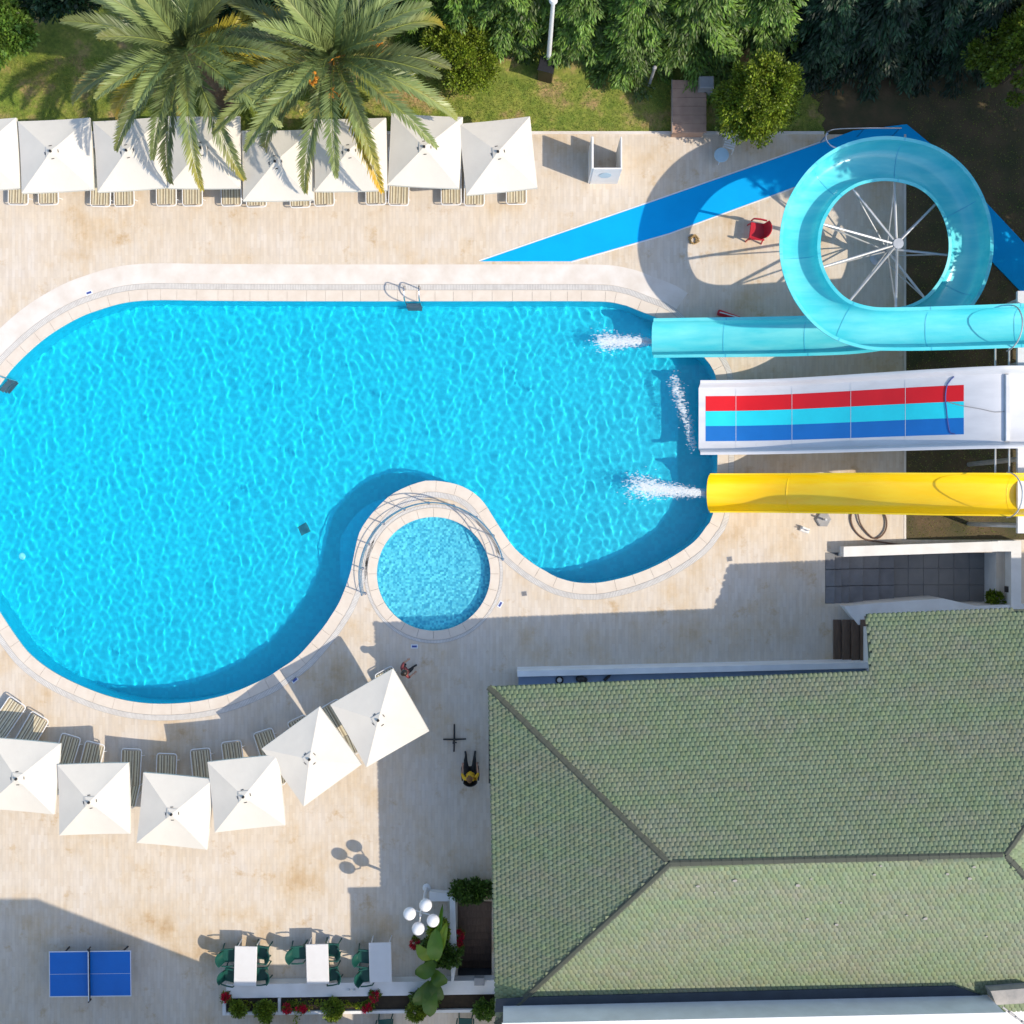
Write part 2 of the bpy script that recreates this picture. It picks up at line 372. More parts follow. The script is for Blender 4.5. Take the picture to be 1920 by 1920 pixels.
# pool basin: floor + wall, coping stones, overflow channel
def basin(name, loop, depth, m):
    n = len(loop); v = [(p[0], p[1], -.004) for p in loop] + [(p[0], p[1], -depth) for p in loop]
    f = [(i, n + i, n + (i + 1) % n, (i + 1) % n) for i in range(n)]
    w = MB().add(v, f).build(name + '_wall', m); kind(w, 'structure')
    fl = sheet_with_holes(name + '_floor', [loop], -depth, m); kind(fl, 'structure')
    for o in (w, fl): o.cycles.is_caustics_receiver = True
    return fl
pfloor = basin('pool', pool, DEPTH, M['pool_tile'])
kfloor = basin('paddling_pool', kid, KDEPTH, M['kid_tile'])
def stones(parent, loop, w, every, z1, m, name='coping_stone'):
    n = len(loop); out = offset_loop(loop, w); inn = offset_loop(loop, -.012); i = 0
    while i < n:
        j = min(i + every, n); idx = [k % n for k in range(i, j + 1)]
        a = [Vector((*inn[k], 0)) for k in idx]; b = [Vector((*out[k], 0)) for k in idx]
        g = .004
        def sh(lst):
            lst[0] = lst[0] + (lst[1] - lst[0]).normalized() * g; lst[-1] = lst[-1] + (lst[-2] - lst[-1]).normalized() * g; return lst
        a = sh(a); b = sh(b)
        poly = [(p.x, p.y) for p in a] + [(p.x, p.y) for p in reversed(b)]
        dz = random.uniform(-.0015, .0015)
        MB().prism(poly, -.045, z1 + dz).build(name, m, parent)
        i = j
    return out
cop = kind(bpy.data.objects.new('pool_coping', None), 'structure'); COL.objects.link(cop)
stones(cop, pool, .36, 3, .012, M['coping'])
kcop = kind(bpy.data.objects.new('paddling_pool_coping', None), 'structure'); COL.objects.link(kcop)
stones(kcop, kid, .30, 3, .013, M['coping'])
def strip(loop, d0, d1, z, closed=True, rng=None):
    a = offset_loop(loop, d0); b = offset_loop(loop, d1); n = len(loop)
    idx = list(range(n)) if rng is None else rng
    v = [(*a[k], z) for k in idx] + [(*b[k], z) for k in idx]; k = len(idx)
    f = [(i, (i + 1) % k, k + (i + 1) % k, k + i)[::-1] for i in range(k if closed else k - 1)]
    return MB().add(v, f)
chan = strip(pool, .365, .56, .004).build('overflow_channel', M['dark_recess']); kind(chan, 'structure')
def grate(loop, d0, d1, z, pitch, bar, parent, m):
    a = offset_loop(loop, d0); b = offset_loop(loop, d1); n = len(loop); mb = MB(); carry = 0
    for i in range(n):
        p0, p1 = Vector((*a[i], 0)), Vector((*a[(i + 1) % n], 0)); q0, q1 = Vector((*b[i], 0)), Vector((*b[(i + 1) % n], 0))
        L = (q1 - q0).length; k = max(1, round(L / pitch))
        for j in range(k):
            t0 = j / k; t1 = t0 + bar / pitch / k
            c = [p0.lerp(p1, t0), p0.lerp(p1, t1), q0.lerp(q1, t1), q0.lerp(q1, t0)]
            mb.prism([(p.x, p.y) for p in c], z - .006, z + .008)
    o = mb.build('grate_bars', m, parent); kind(o, 'stuff')
grate(pool, .375, .55, .006, .05, .038, chan, M['grate'])
kchan = strip(kid, .31, .42, .004).build('paddling_pool_channel', M['dark_recess']); kind(kchan, 'structure')
grate(kid, .32, .41, .006, .05, .04, kchan, M['grate'])
# paler paving band round the north side of the pool
def nearest(px, py):
    q = P(px, py); return int(np.argmin((pool[:, 0] - q.x) ** 2 + (pool[:, 1] - q.y) ** 2))
i0, i1 = nearest(1250, 605), nearest(-60, 815)
rng = list(range(i0, i1 + 1)) if i0 < i1 else list(range(i0, len(pool))) + list(range(0, i1 + 1))
kind(strip(pool, .565, 1.24, .005, False, rng).build('pool_surround_paving', M['surround']), 'structure')

# water with real waves (refraction and caustics come from the renderer)
def water(name, loop, cell, comps, z, wakes=()):
    x0, y0 = loop.min(0) - .1; x1, y1 = loop.max(0) + .1
    xs = np.arange(x0, x1 + cell, cell); ys = np.arange(y0, y1 + cell, cell)
    X, Y = np.meshgrid(xs, ys); Z = np.zeros_like(X)
    for (k, th, amp, ph, wx, wy) in comps:
        Xw = X + .25 * np.sin(.9 * Y + wx); Yw = Y + .25 * np.sin(.8 * X + wy)
        Z += amp * np.sin(k * (math.cos(th) * Xw + math.sin(th) * Yw) + ph)
    for c_, a_, k_ in wakes:
        rr = np.hypot(X - c_.x, Y - c_.y); Z += a_ * np.exp(-rr / 1.3) * np.sin(k_ * rr + .8 * np.sin(3 * np.arctan2(Y - c_.y, X - c_.x)))
    ok = inside(offset_loop(loop, .2), X, Y)
    idx = -np.ones(X.shape, int); idx[ok] = np.arange(ok.sum())
    V = np.stack([X, Y, Z + z], -1)[ok]
    q = np.stack([idx[:-1, :-1], idx[:-1, 1:], idx[1:, 1:], idx[1:, :-1]], -1).reshape(-1, 4)
    q = q[(q >= 0).all(1)]
    o = link(name, fast_mesh(name, V, q, None, M['water'], True))
    o.cycles.is_caustics_caster = True
    return kind(o, 'structure')
comps = []
for i in range(54):
    lam = .17 * 2 ** (RNG.random() * 1.55); k = 2 * math.pi / lam; th = RNG.normal(.15, .35) if i % 2 else RNG.normal(.3, 1.0)
    comps.append((k, th, .118 / k ** 2, RNG.random() * 6.28, RNG.random() * 6.28, RNG.random() * 6.28))
for lam, th, c_ in ((.9, .1, .10), (1.25, -.15, .09), (.75, .5, .08)):
    k = 2 * math.pi / lam; comps.append((k, th, c_ / k ** 2, RNG.random() * 6.28, 1., 2.))
water('pool_water', pool, .036, comps, WATER_Z, [(P(1200, 640), .0030, 13), (P(1290, 920), .0034, 12), (P(1300, 775), .0016, 15)])
comps = []
for i in range(30):
    lam = .12 * 2 ** (RNG.random() * 1.4); k = 2 * math.pi / lam
    comps.append((k, RNG.random() * 6.28, .30 / k ** 2, RNG.random() * 6.28, 0, 0))
water('paddling_pool_water', kid, .03, comps, WATER_Z)
# drain and lamps on the basin floor
def floor_item(px, py, r, m, name, label, cat, sq=False):
    z = -DEPTH; p = P(px, py, -DEPTH / 1.33)
    mb = MB()
    if sq: mb.cbox(-r, -r, 0, r, r, .02, .006)
    else: mb.lathe([(r, 0), (r, .012), (r * .8, .02), (r * .2, .022)], seg=20)
    o = mb.build(name, m, None, loc=(p.x, p.y, z), rotz=.5); o.cycles.is_caustics_receiver = True; tag(o, label, cat)
floor_item(570, 992, .17, M['drain_dark'], 'floor_drain', 'dark square drain on the bottom of the big pool', 'drain', True)
floor_item(42, 1043, .11, M['lens'], 'pool_light', 'round white fitting on the pool bottom near the west edge', 'light')

# blue painted walkway
PATH = [(900,490),(1262,365),(1550,264),(1600,245),(1700,233),(1745,270),(1836,366),(1990,530),(1990,625),(1855,485),(1760,385),(1690,312),(1640,300),(1485,352),(1255,437),(1070,490)]
pw = MB().prism([P(*p)[:2] for p in PATH], -.06, .0075).build('blue_walkway', M['path']); kind(pw, 'structure')
e = MB()
for seg in ([(898,489),(1262,363.5),(1550,262)], [(1071,491.5),(1255,438.5),(1487,353)]):
    for a, b in zip(seg, seg[1:]):
        A, B = P(*a), P(*b); d = (B - A).normalized(); nn = Vector((-d.y, d.x, 0)) * .018
        e.prism([(A + nn)[:2], (B + nn)[:2], (B - nn)[:2], (A - nn)[:2]], .0, .0095)
kind(e.build('walkway_edge_line', M['line']), 'structure')

# ---------------------------------------------------------------- main building with the green hip roof
ZE, ZR = 4.1, 5.55
A = P(916, 1288, ZE); R1 = P(1256, 1619, ZR); R2 = P(1885, 1603, ZR)
C = P(1632, 1259, ZE); B = P(930, 1921, ZE)
def plane(p, q, r):
    n = (q - p).cross(r - p).normalized(); n = n if n.z > 0 else -n; return p, n
def ray(px, py, pl):
    o = Vector((0, 0, H)); d = P(px, py, 0) - o; t = (pl[0] - o).dot(pl[1]) / d.dot(pl[1]); return o + d * t
PN = plane(A, C, R1)
PN = plane(A, C, (R1 + R2) / 2)
PS = plane(R1, R2, B)
PWt = plane(A, R1, B)
ud = (R2 - R1).normalized()
E1 = R2 + Vector((4.8, .2, -1.45)); PE = plane(R2, R2 + Vector((-.02, 1, 0)), E1)
D = ray(1626, 1152, PN); F_ = ray(2040, 1139, PN)
hipN = (PN[1].cross(PE[1])).normalized(); hipN = hipN if hipN.y > 0 else -hipN
hipS = (PS[1].cross(PE[1])).normalized(); hipS = hipS if hipS.y < 0 else -hipS
HN = R2 + hipN * 5.5; HS = R2 + hipS * 6.5
B2 = B + ud * 17.5; B2.z = PS[0].z - (PS[1].x * (B2.x - PS[0].x) + PS[1].y * (B2.y - PS[0].y)) / PS[1].z
faces = [([A, C, D, F_, HN, R2, R1], PN, C - A), ([B, A, R1], PWt, A - B), ([R1, R2, HS, B2, B], PS, ud), ([R2, HN, HN + Vector((2, 0, -.6)), HS + Vector((2, 0, -.6)), HS], PE, Vector((0, 1, 0)))]
bld = thing('hip_roof_building', 'poolside building under a big green shingled hip roof', 'building', (9, -9, 0))
off = Vector((9, -9, 0))
roof = MB()
for pts, pl, u in faces:
    roof.add([p - off - Vector((0, 0, .03)) for p in pts] + [p - off - Vector((0, 0, .14)) for p in pts],
             [tuple(range(len(pts)))] + [tuple(len(pts) + k for k in range(len(pts) - 1, -1, -1))] + [(k, len(pts) + k, len(pts) + (k + 1) % len(pts), (k + 1) % len(pts)) for k in range(len(pts))])
roofo = roof.build('roof', M['roof_under'], bld)
# shingles: real pieces
SW, SR = .150, .135
def shingle_mesh(M4s, cols):
    prof = [(-.072, .13, .0), (.072, .13, .0), (.072, -.02, .011), (.042, -.074, .015), (-.042, -.074, .015), (-.072, -.02, .011)]
    skirt = [(.072, -.02, -.01), (.042, -.074, -.01), (-.042, -.074, -.01), (-.072, -.02, -.01)]
    loc = np.array(prof + skirt, float)
    F0 = [(0, 5, 2, 1), (5, 4, 3, 2), (2, 3, 7, 6), (3, 4, 8, 7), (4, 5, 9, 8)]
    k = len(M4s); V = np.empty((k, 10, 3)); 
    for i, (o, u, v, n) in enumerate(M4s):
        V[i] = o + loc[:, :1] * u + loc[:, 1:2] * v + loc[:, 2:] * n
    F = (np.array(F0)[None] + (np.arange(k) * 10)[:, None, None]).reshape(-1, 4)
    return V.reshape(-1, 3), F, np.repeat(np.array(cols), 10, 0)
allsh = []
for pts, pl, u in faces:
    n = pl[1]; u = (u - n * u.dot(n)).normalized(); v = n.cross(u)
    if v.z < 0: v = -v; u = -u
    O = pts[0]; uv = np.array([((p - O).dot(u), (p - O).dot(v)) for p in pts])
    for r in range(int(math.floor(uv[:, 1].min() / SR)) - 1, int(uv[:, 1].max() / SR) + 2):
        vv = r * SR + .05
        us = np.arange(math.floor(uv[:, 0].min() / SW) * SW, uv[:, 0].max(), SW) + (SW / 2 if r % 2 else 0)
        ok = inside(uv, us, np.full_like(us, vv)) | inside(uv, us, np.full_like(us, vv - .05))
        for uu in us[ok]:
            p = O + u * (uu + random.uniform(-.006, .006)) + v * (vv + random.uniform(-.006, .006)) + n * random.uniform(-.004, .004)
            if p.x > 18.2 or p.y < -18.6: continue
            uj = (u + v * random.uniform(-.03, .03)).normalized(); vj = n.cross(uj); vj = vj if vj.z > 0 else -vj
            allsh.append((p, uj, vj, n, pl is PN))
def sh_col():
    g = random.gauss(1, .055); return (g * random.uniform(.95, 1.06), g, g * random.uniform(.92, 1.08))
cand = [i for i, s in enumerate(allsh) if s[4]]
ctr = P(1500, 1480, 5.4); cand.sort(key=lambda i: (allsh[i][0] - ctr).length); singles = set(cand[:300])
rest = [s for i, s in enumerate(allsh) if i not in singles]
V, F, cc = shingle_mesh([(np.array(s[0] - off), np.array(s[1]), np.array(s[2]), np.array(s[3])) for s in rest], [sh_col() for _ in rest])
ro = link('shingles', fast_mesh('shingles', V, F, cc, M['shingle']), roofo); kind(ro, 'stuff')
var = []
for k in range(10):
    V, F, cc = shingle_mesh([(np.zeros(3), np.array((1., 0, 0)), np.array((0, 1., 0)), np.array((0, 0, 1.)))], [sh_col()])
    var.append(fast_mesh('shingle', V, F, cc, M['shingle']))
for i in singles:
    p, u, v, n, _ = allsh[i]
    o = link('shingle', random.choice(var), roofo)
    o.matrix_local = Matrix.Translation(p - off) @ Matrix((u, v, n)).transposed().to_4x4()
# hip and ridge caps, one by one
cap = MB(); w, hh, L = .10, .035, .34
cap.add([(-w, 0, -.01), (-w * .45, 0, hh), (w * .45, 0, hh), (w, 0, -.01), (-w * .92, L, -.02), (-w * .4, L, hh * .8), (w * .4, L, hh * .8), (w * .92, L, -.02)],
        [(0, 1, 5, 4), (1, 2, 6, 5), (2, 3, 7, 6), (3, 2, 1, 0)])
capm = cap.mesh('ridge_tile'); capm.materials.append(M['ridge'])
for a, b in ((A, R1), (B, R1), (R1, R2), (R2, HN), (R2, HS)):
    d = (b - a); Ln = d.length; d.normalize(); x = d.cross(Vector((0, 0, 1))).normalized(); z = x.cross(d)
    for k in range(int(Ln / .3)):
        p = a + d * (k * .3) + Vector((0, 0, .02))
        if p.x > 18.2 or p.y < -18.6: continue
        o = link('ridge_tile', capm, roofo)
        o.matrix_local = Matrix.Translation(p - off) @ Matrix((x, d, z)).transposed().to_4x4()
shadow_px = [(928, 1896), (930, 1872), (990, 1868), (1788, 1847), (1852, 1869), (1852, 1873), (1400, 1886)]  # navy strip is mostly the white block's shadow, painted over dark flashing
fp = [ray(a, b, PS) + PS[1] * .045 - off for a, b in shadow_px]
MB().add(fp + [p - PS[1] * .03 for p in fp], [tuple(range(7))[::-1], tuple(range(7, 14))] + [(k, (k + 1) % 7, 7 + (k + 1) % 7, 7 + k) for k in range(7)]).build('shadow_flashing', M['shadow_flashing'], roofo)
# loose pale chips near the ridge
for k in range(16):
    p = ray(random.uniform(1300, 1880), random.choice([random.uniform(1622, 1650), random.uniform(1630, 1760)]), PS) + PS[1] * .035
    r = random.uniform(.03, .09)
    pl_ = [(r * random.uniform(.6, 1.2) * math.cos(a), .6 * r * math.sin(a)) for a in np.linspace(0, 5.5, 6)]
    o = MB().prism(pl_, 0, .012).build('mortar_chip', M['concrete'], roofo)
    u = ud; v = PS[1].cross(u); o.matrix_local = Matrix.Translation(p - off) @ Matrix((u, v, PS[1])).transposed().to_4x4()
# walls under the eaves
wl = MB(); A0 = A + Vector((.75, -.9, 0)); wl.prism([(A0.x - 9, A0.y + 9), (D.x + .9 - 9, A0.y + 9 + .1), (D.x + .9 - 9, D.y - .7 + 9), (F_.x - 9, F_.y - .7 + 9), (F_.x - 9, -18.5 + 9), (A0.x - 9, -18.5 + 9)], -.02, 3.25)
wl.build('wall', M['wall'], bld)
# front windows below the eave, west side
for k in range(4):
    y = -8.2 - k * 2.2
    wf = MB().box(A0.x - 9 - .05, y + 9 - .6, 1.0, A0.x - 9 - .002, y + 9 + .6, 2.3).build('window', M['white'], bld)
    MB().box(A0.x - 9 - .06, y + 9 - .52, 1.08, A0.x - 9 - .045, y + 9 + .52, 2.22).build('pane', M['black'], wf)

ew = thing('east_shade_block', 'unseen white block added east of the green roof to shade the stairs', 'building', (23.2, -11.8, 0))  # unseen block added to keep the sun off the stone stairs
MB().box(-4, -8.1, 0, 4, 8.1, 5.9).build('wall', M['wall'], ew); MB().box(-4.1, -8.2, 5.9, 4.1, 8.2, 6.0).build('roof_slab', M['concrete'], ew)
for k in range(5):
    wf = MB().box(-4.05, -6.5 + k * 3, 1.0, -4.0, -5.2 + k * 3, 2.4).build('window', M['white'], ew); MB().box(-4.07, -6.4 + k * 3, 1.1, -4.04, -5.3 + k * 3, 2.3).build('pane', M['black'], wf)
# white flat-roofed block on the south side, taller than the hip roof
blk = thing('flat_roof_block', 'white flat-roofed block rising behind the green roof', 'building', (8, -20, 0))
tl, tr = P(943, 1919, 5.45), P(1884, 1899, 5.45); d = (tr - tl)
bo = Vector((8, -20, 0)); bl, br_ = tl + Vector((.16, -8, 0)), tr + Vector((.16, -8, 0))
MB().prism([(p - bo)[:2] for p in (tl, tr, br_, bl)], 0, 5.45).build('wall', M['wall'], blk)
par = MB()
for a, b in ((tl, tr),):
    nn = Vector((-.02, -.16, 0)); par.prism([(p - bo)[:2] for p in (a + Vector((-.03, .03, 0)), b + Vector((.03, .03, 0)), b + nn, a + nn)], 5.452, 5.50)
par.build('parapet_cap', M['white'], blk)
MB().cbox(tr.x - 8 - 1.2, -17.6 + 20 - .2, 5.452, tr.x - 8 - .6, -17.6 + 20 + .1, 5.6).build('roof_vent', M['grey_box'], blk)
# weathered lower roof edge in the corner
cr = thing('concrete_gutter', 'weathered concrete gutter ledge beside the white block', 'gutter', P(1890, 1880, 4.6))
g = MB(); base = P(1890, 1880, 4.6)
g.prism([(P(a, b, 4.75) - base)[:2] for a, b in ((1857, 1858), (1935, 1852), (1935, 1880), (1868, 1884))], -.5, .16); g.build('ledge', M['concrete'], cr)
for k in range(5):
    q = P(1880 + k * 12, 1888 + k * 9, 4.6) - base; MB().tube([q, q + Vector((.25, -.2, -.05))], .03 + .01 * (k % 2), 6).build('pipe', M['grey_box'], cr)

# hotel block, and a slab added for its shadow, south of the frame; they throw the shade over the lower left
hb = P(722, 1936); ho = thing('hotel_block', 'white hotel block standing south of the terrace', 'building', (hb.x - 9, hb.y - 6, 0))
MB().box(-9, -6, 0, 9, 6, 12.2).build('wall', M['wall'], ho)
MB().box(-9.05, -6.05, 12.2, 9.05, 6.0, 12.3).build('roof_slab', M['concrete'], ho)
for i in range(5):
    for j in range(3):
        wdw = MB().box(-7.5 + i * 3.3, 6.0, 1.2 + j * 3.6, -6 + i * 3.3, 6.05, 3 + j * 3.6).build('window', M['white'], ho)
        MB().box(-7.4 + i * 3.3, 6.04, 1.3 + j * 3.6, -6.1 + i * 3.3, 6.07, 2.9 + j * 3.6).build('pane', M['black'], wdw)
fb = MB(); fb.box(hb.x, hb.y - 1.05, 6.0, hb.x + 4.9, hb.y, 6.25)  # unseen raised slab, added to cast the shade band across the tables
fbo = fb.build('shade_slab', M['concrete']); tag(fbo, 'unseen concrete slab added to shade the cafe tables', 'light_blocker')

# ---------------------------------------------------------------- bar counter under the north eave
bc = thing('bar_counter', 'long white bar counter with a blue top under the green roof', 'counter', P(1300, 1262))
b0 = P(1300, 1262)
def quad(p, z): return [(P(*q, z) - b0)[:2] for q in p]
MB().prism(quad([(970, 1258), (1632, 1242), (1632, 1253), (970, 1269)], .95), 0, .95).build('front_wall', M['counter_white'], bc)
MB().prism(quad([(972, 1269.3), (1632, 1253.3), (1632, 1290), (972, 1306)], .72), .60, .72).build('counter_top', M['counter'], bc)
MB().prism(quad([(972, 1300), (1632, 1284), (1632, 1290), (972, 1306)], .72), 0, .60).build('rear_support', M['counter_white'], bc)
q = P(1049, 1275, .72); mb = MB(); mb.tube([(.11 * math.cos(a), .11 * math.sin(a), .03) for a in np.linspace(0, 2 * math.pi, 17)[:-1]], .028, 6, True)
t = thing('ashtray', 'small round black and white ashtray on the bar counter', 'ashtray', q); mb.build('rim', M['black'], t); MB().lathe([(.09, 0), (.09, .015)], seg=14).build('tray', M['white'], t)
q = P(1090, 1273, .72); mb = MB(); mb.ball((0, 0, .1), .14, 10, .7); mb.ball((.12, -.02, .07), .09, 8, .7); mb.ball((-.1, .02, .08), .1, 8, .7)
tag(mb.build('handbag', M['black'], None, True, q), 'black bag lying on the bar counter beside the ashtray', 'bag')
q = P(1140, 1269, .72); mb = MB(); mb.tube([(-.13, -.12, .05), (.02, .02, .05), (.06, .06, .05), (.13, .12, .05)], [.05, .05, .025, .022], 8)
tag(mb.build('bottle', M['black'], None, True, q), 'black bottle lying slanted on the bar counter', 'bottle')

# ---------------------------------------------------------------- sunken stone stairs by the slides
stt = thing('sunken_stairs', 'dark grey stone stairs going down between white walls', 'stairs', P(1700, 1085))
so_ = P(1700, 1085); x0, y0, x1, y1 = ST
edges = [1547, 1566, 1581, 1598, 1627, 1660, 1692]
for k in range(6):
    a, b = PX(edges[k]) - so_.x, PX(edges[k + 1]) - so_.x; z = -.02 - .15 * k
    for j in range(3):
        ya = y0 - so_.y + (y1 - y0) * j / 3; yb = y0 - so_.y + (y1 - y0) * (j + 1) / 3
        MB().cbox(a + .008, ya + .008, z - .17, b - .008, yb - .008, z + random.uniform(-.003, .003), .01).build('step_slab', M['slate'], stt)
for k in range(6):
    for j in range(3):
        xa = PX(1692) - so_.x; wx = (x1 - PX(1692)) / 6; hy = (y1 - y0) / 3
        MB().cbox(xa + k * wx + .004, y0 - so_.y + j * hy + .004, -1.05, xa + (k + 1) * wx - .004, y0 - so_.y + (j + 1) * hy - .004, -.92 + random.uniform(-.003, .003), .006).build('landing_slab', M['slate2'], stt)
def wallprism(name, pts, zt, zb, label, m=None):
    q = [P(*p, zt)[:2] for p in pts]; c = Vector((sum(p[0] for p in q) / len(q), sum(p[1] for p in q) / len(q), 0))
    o = MB().prism([(p[0] - c.x, p[1] - c.y) for p in q], zb, zt).build(name, m or M['wall'], None, loc=c); tag(o, label, 'wall'); return o
wallprism('parapet_wall', [(1582, 1025), (1871, 1015), (1871, 1034), (1582, 1044)], .45, -1.0, 'sunlit white parapet wall beside the hose and the stone stairs')
wallprism('end_wall', [(1871, 1014), (1915, 1014), (1915, 1142), (1896, 1142), (1896, 1034), (1871, 1034)], .452, -1.0, 'grey-white end wall with a black socket closing the stairs')
bw = wallprism('planter_wall', [(1582, 1137), (1640, 1131), (1768, 1122), (1830, 1136), (1990, 1131), (1990, 1146), (1620, 1155), (1624, 1172), (1610, 1172)], .42, -1.0, 'white planter wall with an angled end below the stone stairs')
mb = MB().box(-.012, -.10, -.14, .012, .10, .14); q = P(1888, 1105, .2)
sk = mb.build('wall_socket', M['black'], None, loc=(P(1896, 1105, .45).x - .014, PY(1105, .2), .12)); tag(sk, 'black socket box on the stair end wall', 'socket')
# timber steps beside the bar
ws = thing('timber_steps', 'dark brown timber steps between the bar counter and the white wall', 'steps', P(1597, 1205))
w0 = P(1597, 1205)
for k in range(4):
    za = .06 + .14 * k; a = PX(1563 + k * 17, za) - w0.x; b = PX(1563 + (k + 1) * 17, za) - w0.x - .035
    MB().cbox(a, PY(1240, za) - w0.y, za - .05, b, PY(1162, za) - w0.y, za, .006).build('plank', M['wood'], ws)
    MB().box(b - .04, PY(1239, za) - w0.y, 0, b - .01, PY(1163, za) - w0.y, za - .052).build('riser', M['wood'], ws)

# ---------------------------------------------------------------- water slides
def sweep(path, prof, off, bank=None):
    """path: list of (Vector pos); prof: list of (side, up) closed loop; horizontal side vector"""
    n = len(path); k = len(prof); mb = MB()
    for i, p in enumerate(path):
        t = path[min(i + 1, n - 1)] - path[max(i - 1, 0)]; t.z = 0; t.normalize(); s_ = Vector((t.y, -t.x, 0))
        for (a, b) in prof:
            if bank is not None and a > 0 and b > .001: b = b * bank[i]
            mb.v.append(tuple(p - off + s_ * a + Vector((0, 0, b))))
    for i in range(n - 1):
        for j in range(k):
            l = (j + 1) % k; mb.f.append((i * k + j, i * k + l, (i + 1) * k + l, (i + 1) * k + j))
    mb.f.append(tuple(range(k - 1, -1, -1))); mb.f.append(tuple((n - 1) * k + j for j in range(k)))
    return mb
def upath(pts, step=.12):
    c = catmull([tuple(P(x, y, z)) for x, y, z in pts], False, step); return [Vector(p) for p in c]
def uprof(hw, depth, lip=.08, th=.025, e=3.0):
    inn = []; w = hw - lip
    for k in range(19):
        a = math.pi * k / 18; cx, sx = math.cos(a), math.sin(a)
        inn.append((-w * math.copysign(abs(cx) ** (2 / e), cx), depth * (1 - max(0, sx) ** (2 / e))))
    outp = [(-hw, depth + .012)] + inn + [(hw, depth + .012)]
    under = [(hw, depth - .02), (hw - lip + .02, depth - .03)] + [(x * 1.04, y - th) for x, y in reversed(inn[1:-1])] + [(-hw + lip - .02, depth - .03), (-hw, depth - .02)]
    return outp + under
def section_joint(root, path, idx, prof, off, m, name='section_joint'):
    p = path[max(1, min(idx, len(path) - 2))]; t = (path[min(idx + 1, len(path) - 1)] - path[max(idx - 1, 0)]); t.z = 0; t.normalize()
    pr = [(a * 1.004, b + .008) for a, b in prof[:21]] + [(a * 1.004, b + .002) for a, b in reversed(prof[:21])]
    sweep([p - t * .012, p + t * .012], pr, off).build(name, m, root)
SP = [(1222, 638, 0.3), (1300, 637, 0.42), (1400, 636, 0.7), (1500, 634, 1.0), (1590, 630, 1.28), (1657.6, 621.4, 1.5), (1710.8, 611.2, 1.65), (1756, 584, 1.78), (1791, 536, 1.92), (1806, 480, 2.06), (1800, 420, 2.2), (1773, 364, 2.36), (1730, 327, 2.5), (1678, 311, 2.62), (1628, 310, 2.74), (1578, 324, 2.86), (1534, 357, 3.0), (1502, 407, 3.12), (1491, 462, 3.24), (1497, 514, 3.36), (1522, 564, 3.48), (1562.4, 601.6, 3.58), (1617.2, 619.8, 3.68), (1680, 622, 3.78), (1760, 620, 3.92), (1850, 617, 4.05), (1960, 613, 4.2)]
sp = upath(SP)
c0 = P(1660, 470); spiral = thing('spiral_slide', 'turquoise spiral water slide with a full loop and a long exit trough', 'water slide', c0)
prof = uprof(.66, .46, .10, .025, 2.8)
acc = [0]
for a, b in zip(sp, sp[1:]): acc.append(acc[-1] + (b - a).length)
def arcpos(k): q = P(*SP[k]); return acc[int(np.argmin([(p - q).length for p in sp]))]
bank = np.interp(acc, [arcpos(4), arcpos(8), arcpos(20), arcpos(24)], [1, 1.5, 1.5, 1.0])
sweep(sp, prof, c0, bank).build('trough', M['cyan'], spiral, True)
acc = [0]
for a, b in zip(sp, sp[1:]): acc.append(acc[-1] + (b - a).length)
for s_ in np.arange(2.3, acc[-1], 2.6):
    i_ = int(np.searchsorted(acc, s_)); section_joint(spiral, sp, i_, [(a, b * bank[min(i_, len(bank) - 1)] if a > 0 and b > .001 else b) for a, b in prof], c0, M['cyan_out'])
# supports of the loop: one central mast, radial arms, outer legs
mast = P(1645, 484) - c0; mast.z = 0
hub = lambda z: Vector((mast.x, mast.y, z))
MB().tube([hub(0), hub(2.0)], [.11, .09], 12).lathe([(.17, 0), (.17, .03)], (mast.x, mast.y, 2.0), 16).build('mast', M['galv'], spiral, True)
MB().lathe([(.26, 0), (.26, .03), (.12, .05)], (mast.x, mast.y, 0), 12).build('mast_base', M['galv'], spiral)
loop_c = P(1660, 460, 2.8) - c0
for k, s_ in enumerate(range(7, 25, 2)):
    p = P(*SP[s_]) - c0; q = p - Vector((0, 0, .12)); dirn = (Vector((p.x, p.y, 0)) - mast); dirn.normalize()
    zt = p.z - .02
    MB().tube([hub(min(1.9, zt - .75)), q - dirn * .1], .042, 8).build('arm', M['galv'], spiral, True)
    MB().tube([hub(max(.25, min(1.0, zt - 1.7))), q - dirn * .55 - Vector((0, 0, .12))], .024, 6).build('brace', M['galv'], spiral, True)
for (px, py, zt) in ((1600, 630, 1.2), (1420, 636, .62), (1345, 637, .4), (1860, 617, 3.9), (1740, 621, 3.7)):
    p = P(px, py, zt) - c0; MB().tube([(p.x, p.y, 0), (p.x, p.y, zt - .10)], .055, 8).build('leg', M['galv'], spiral, True)

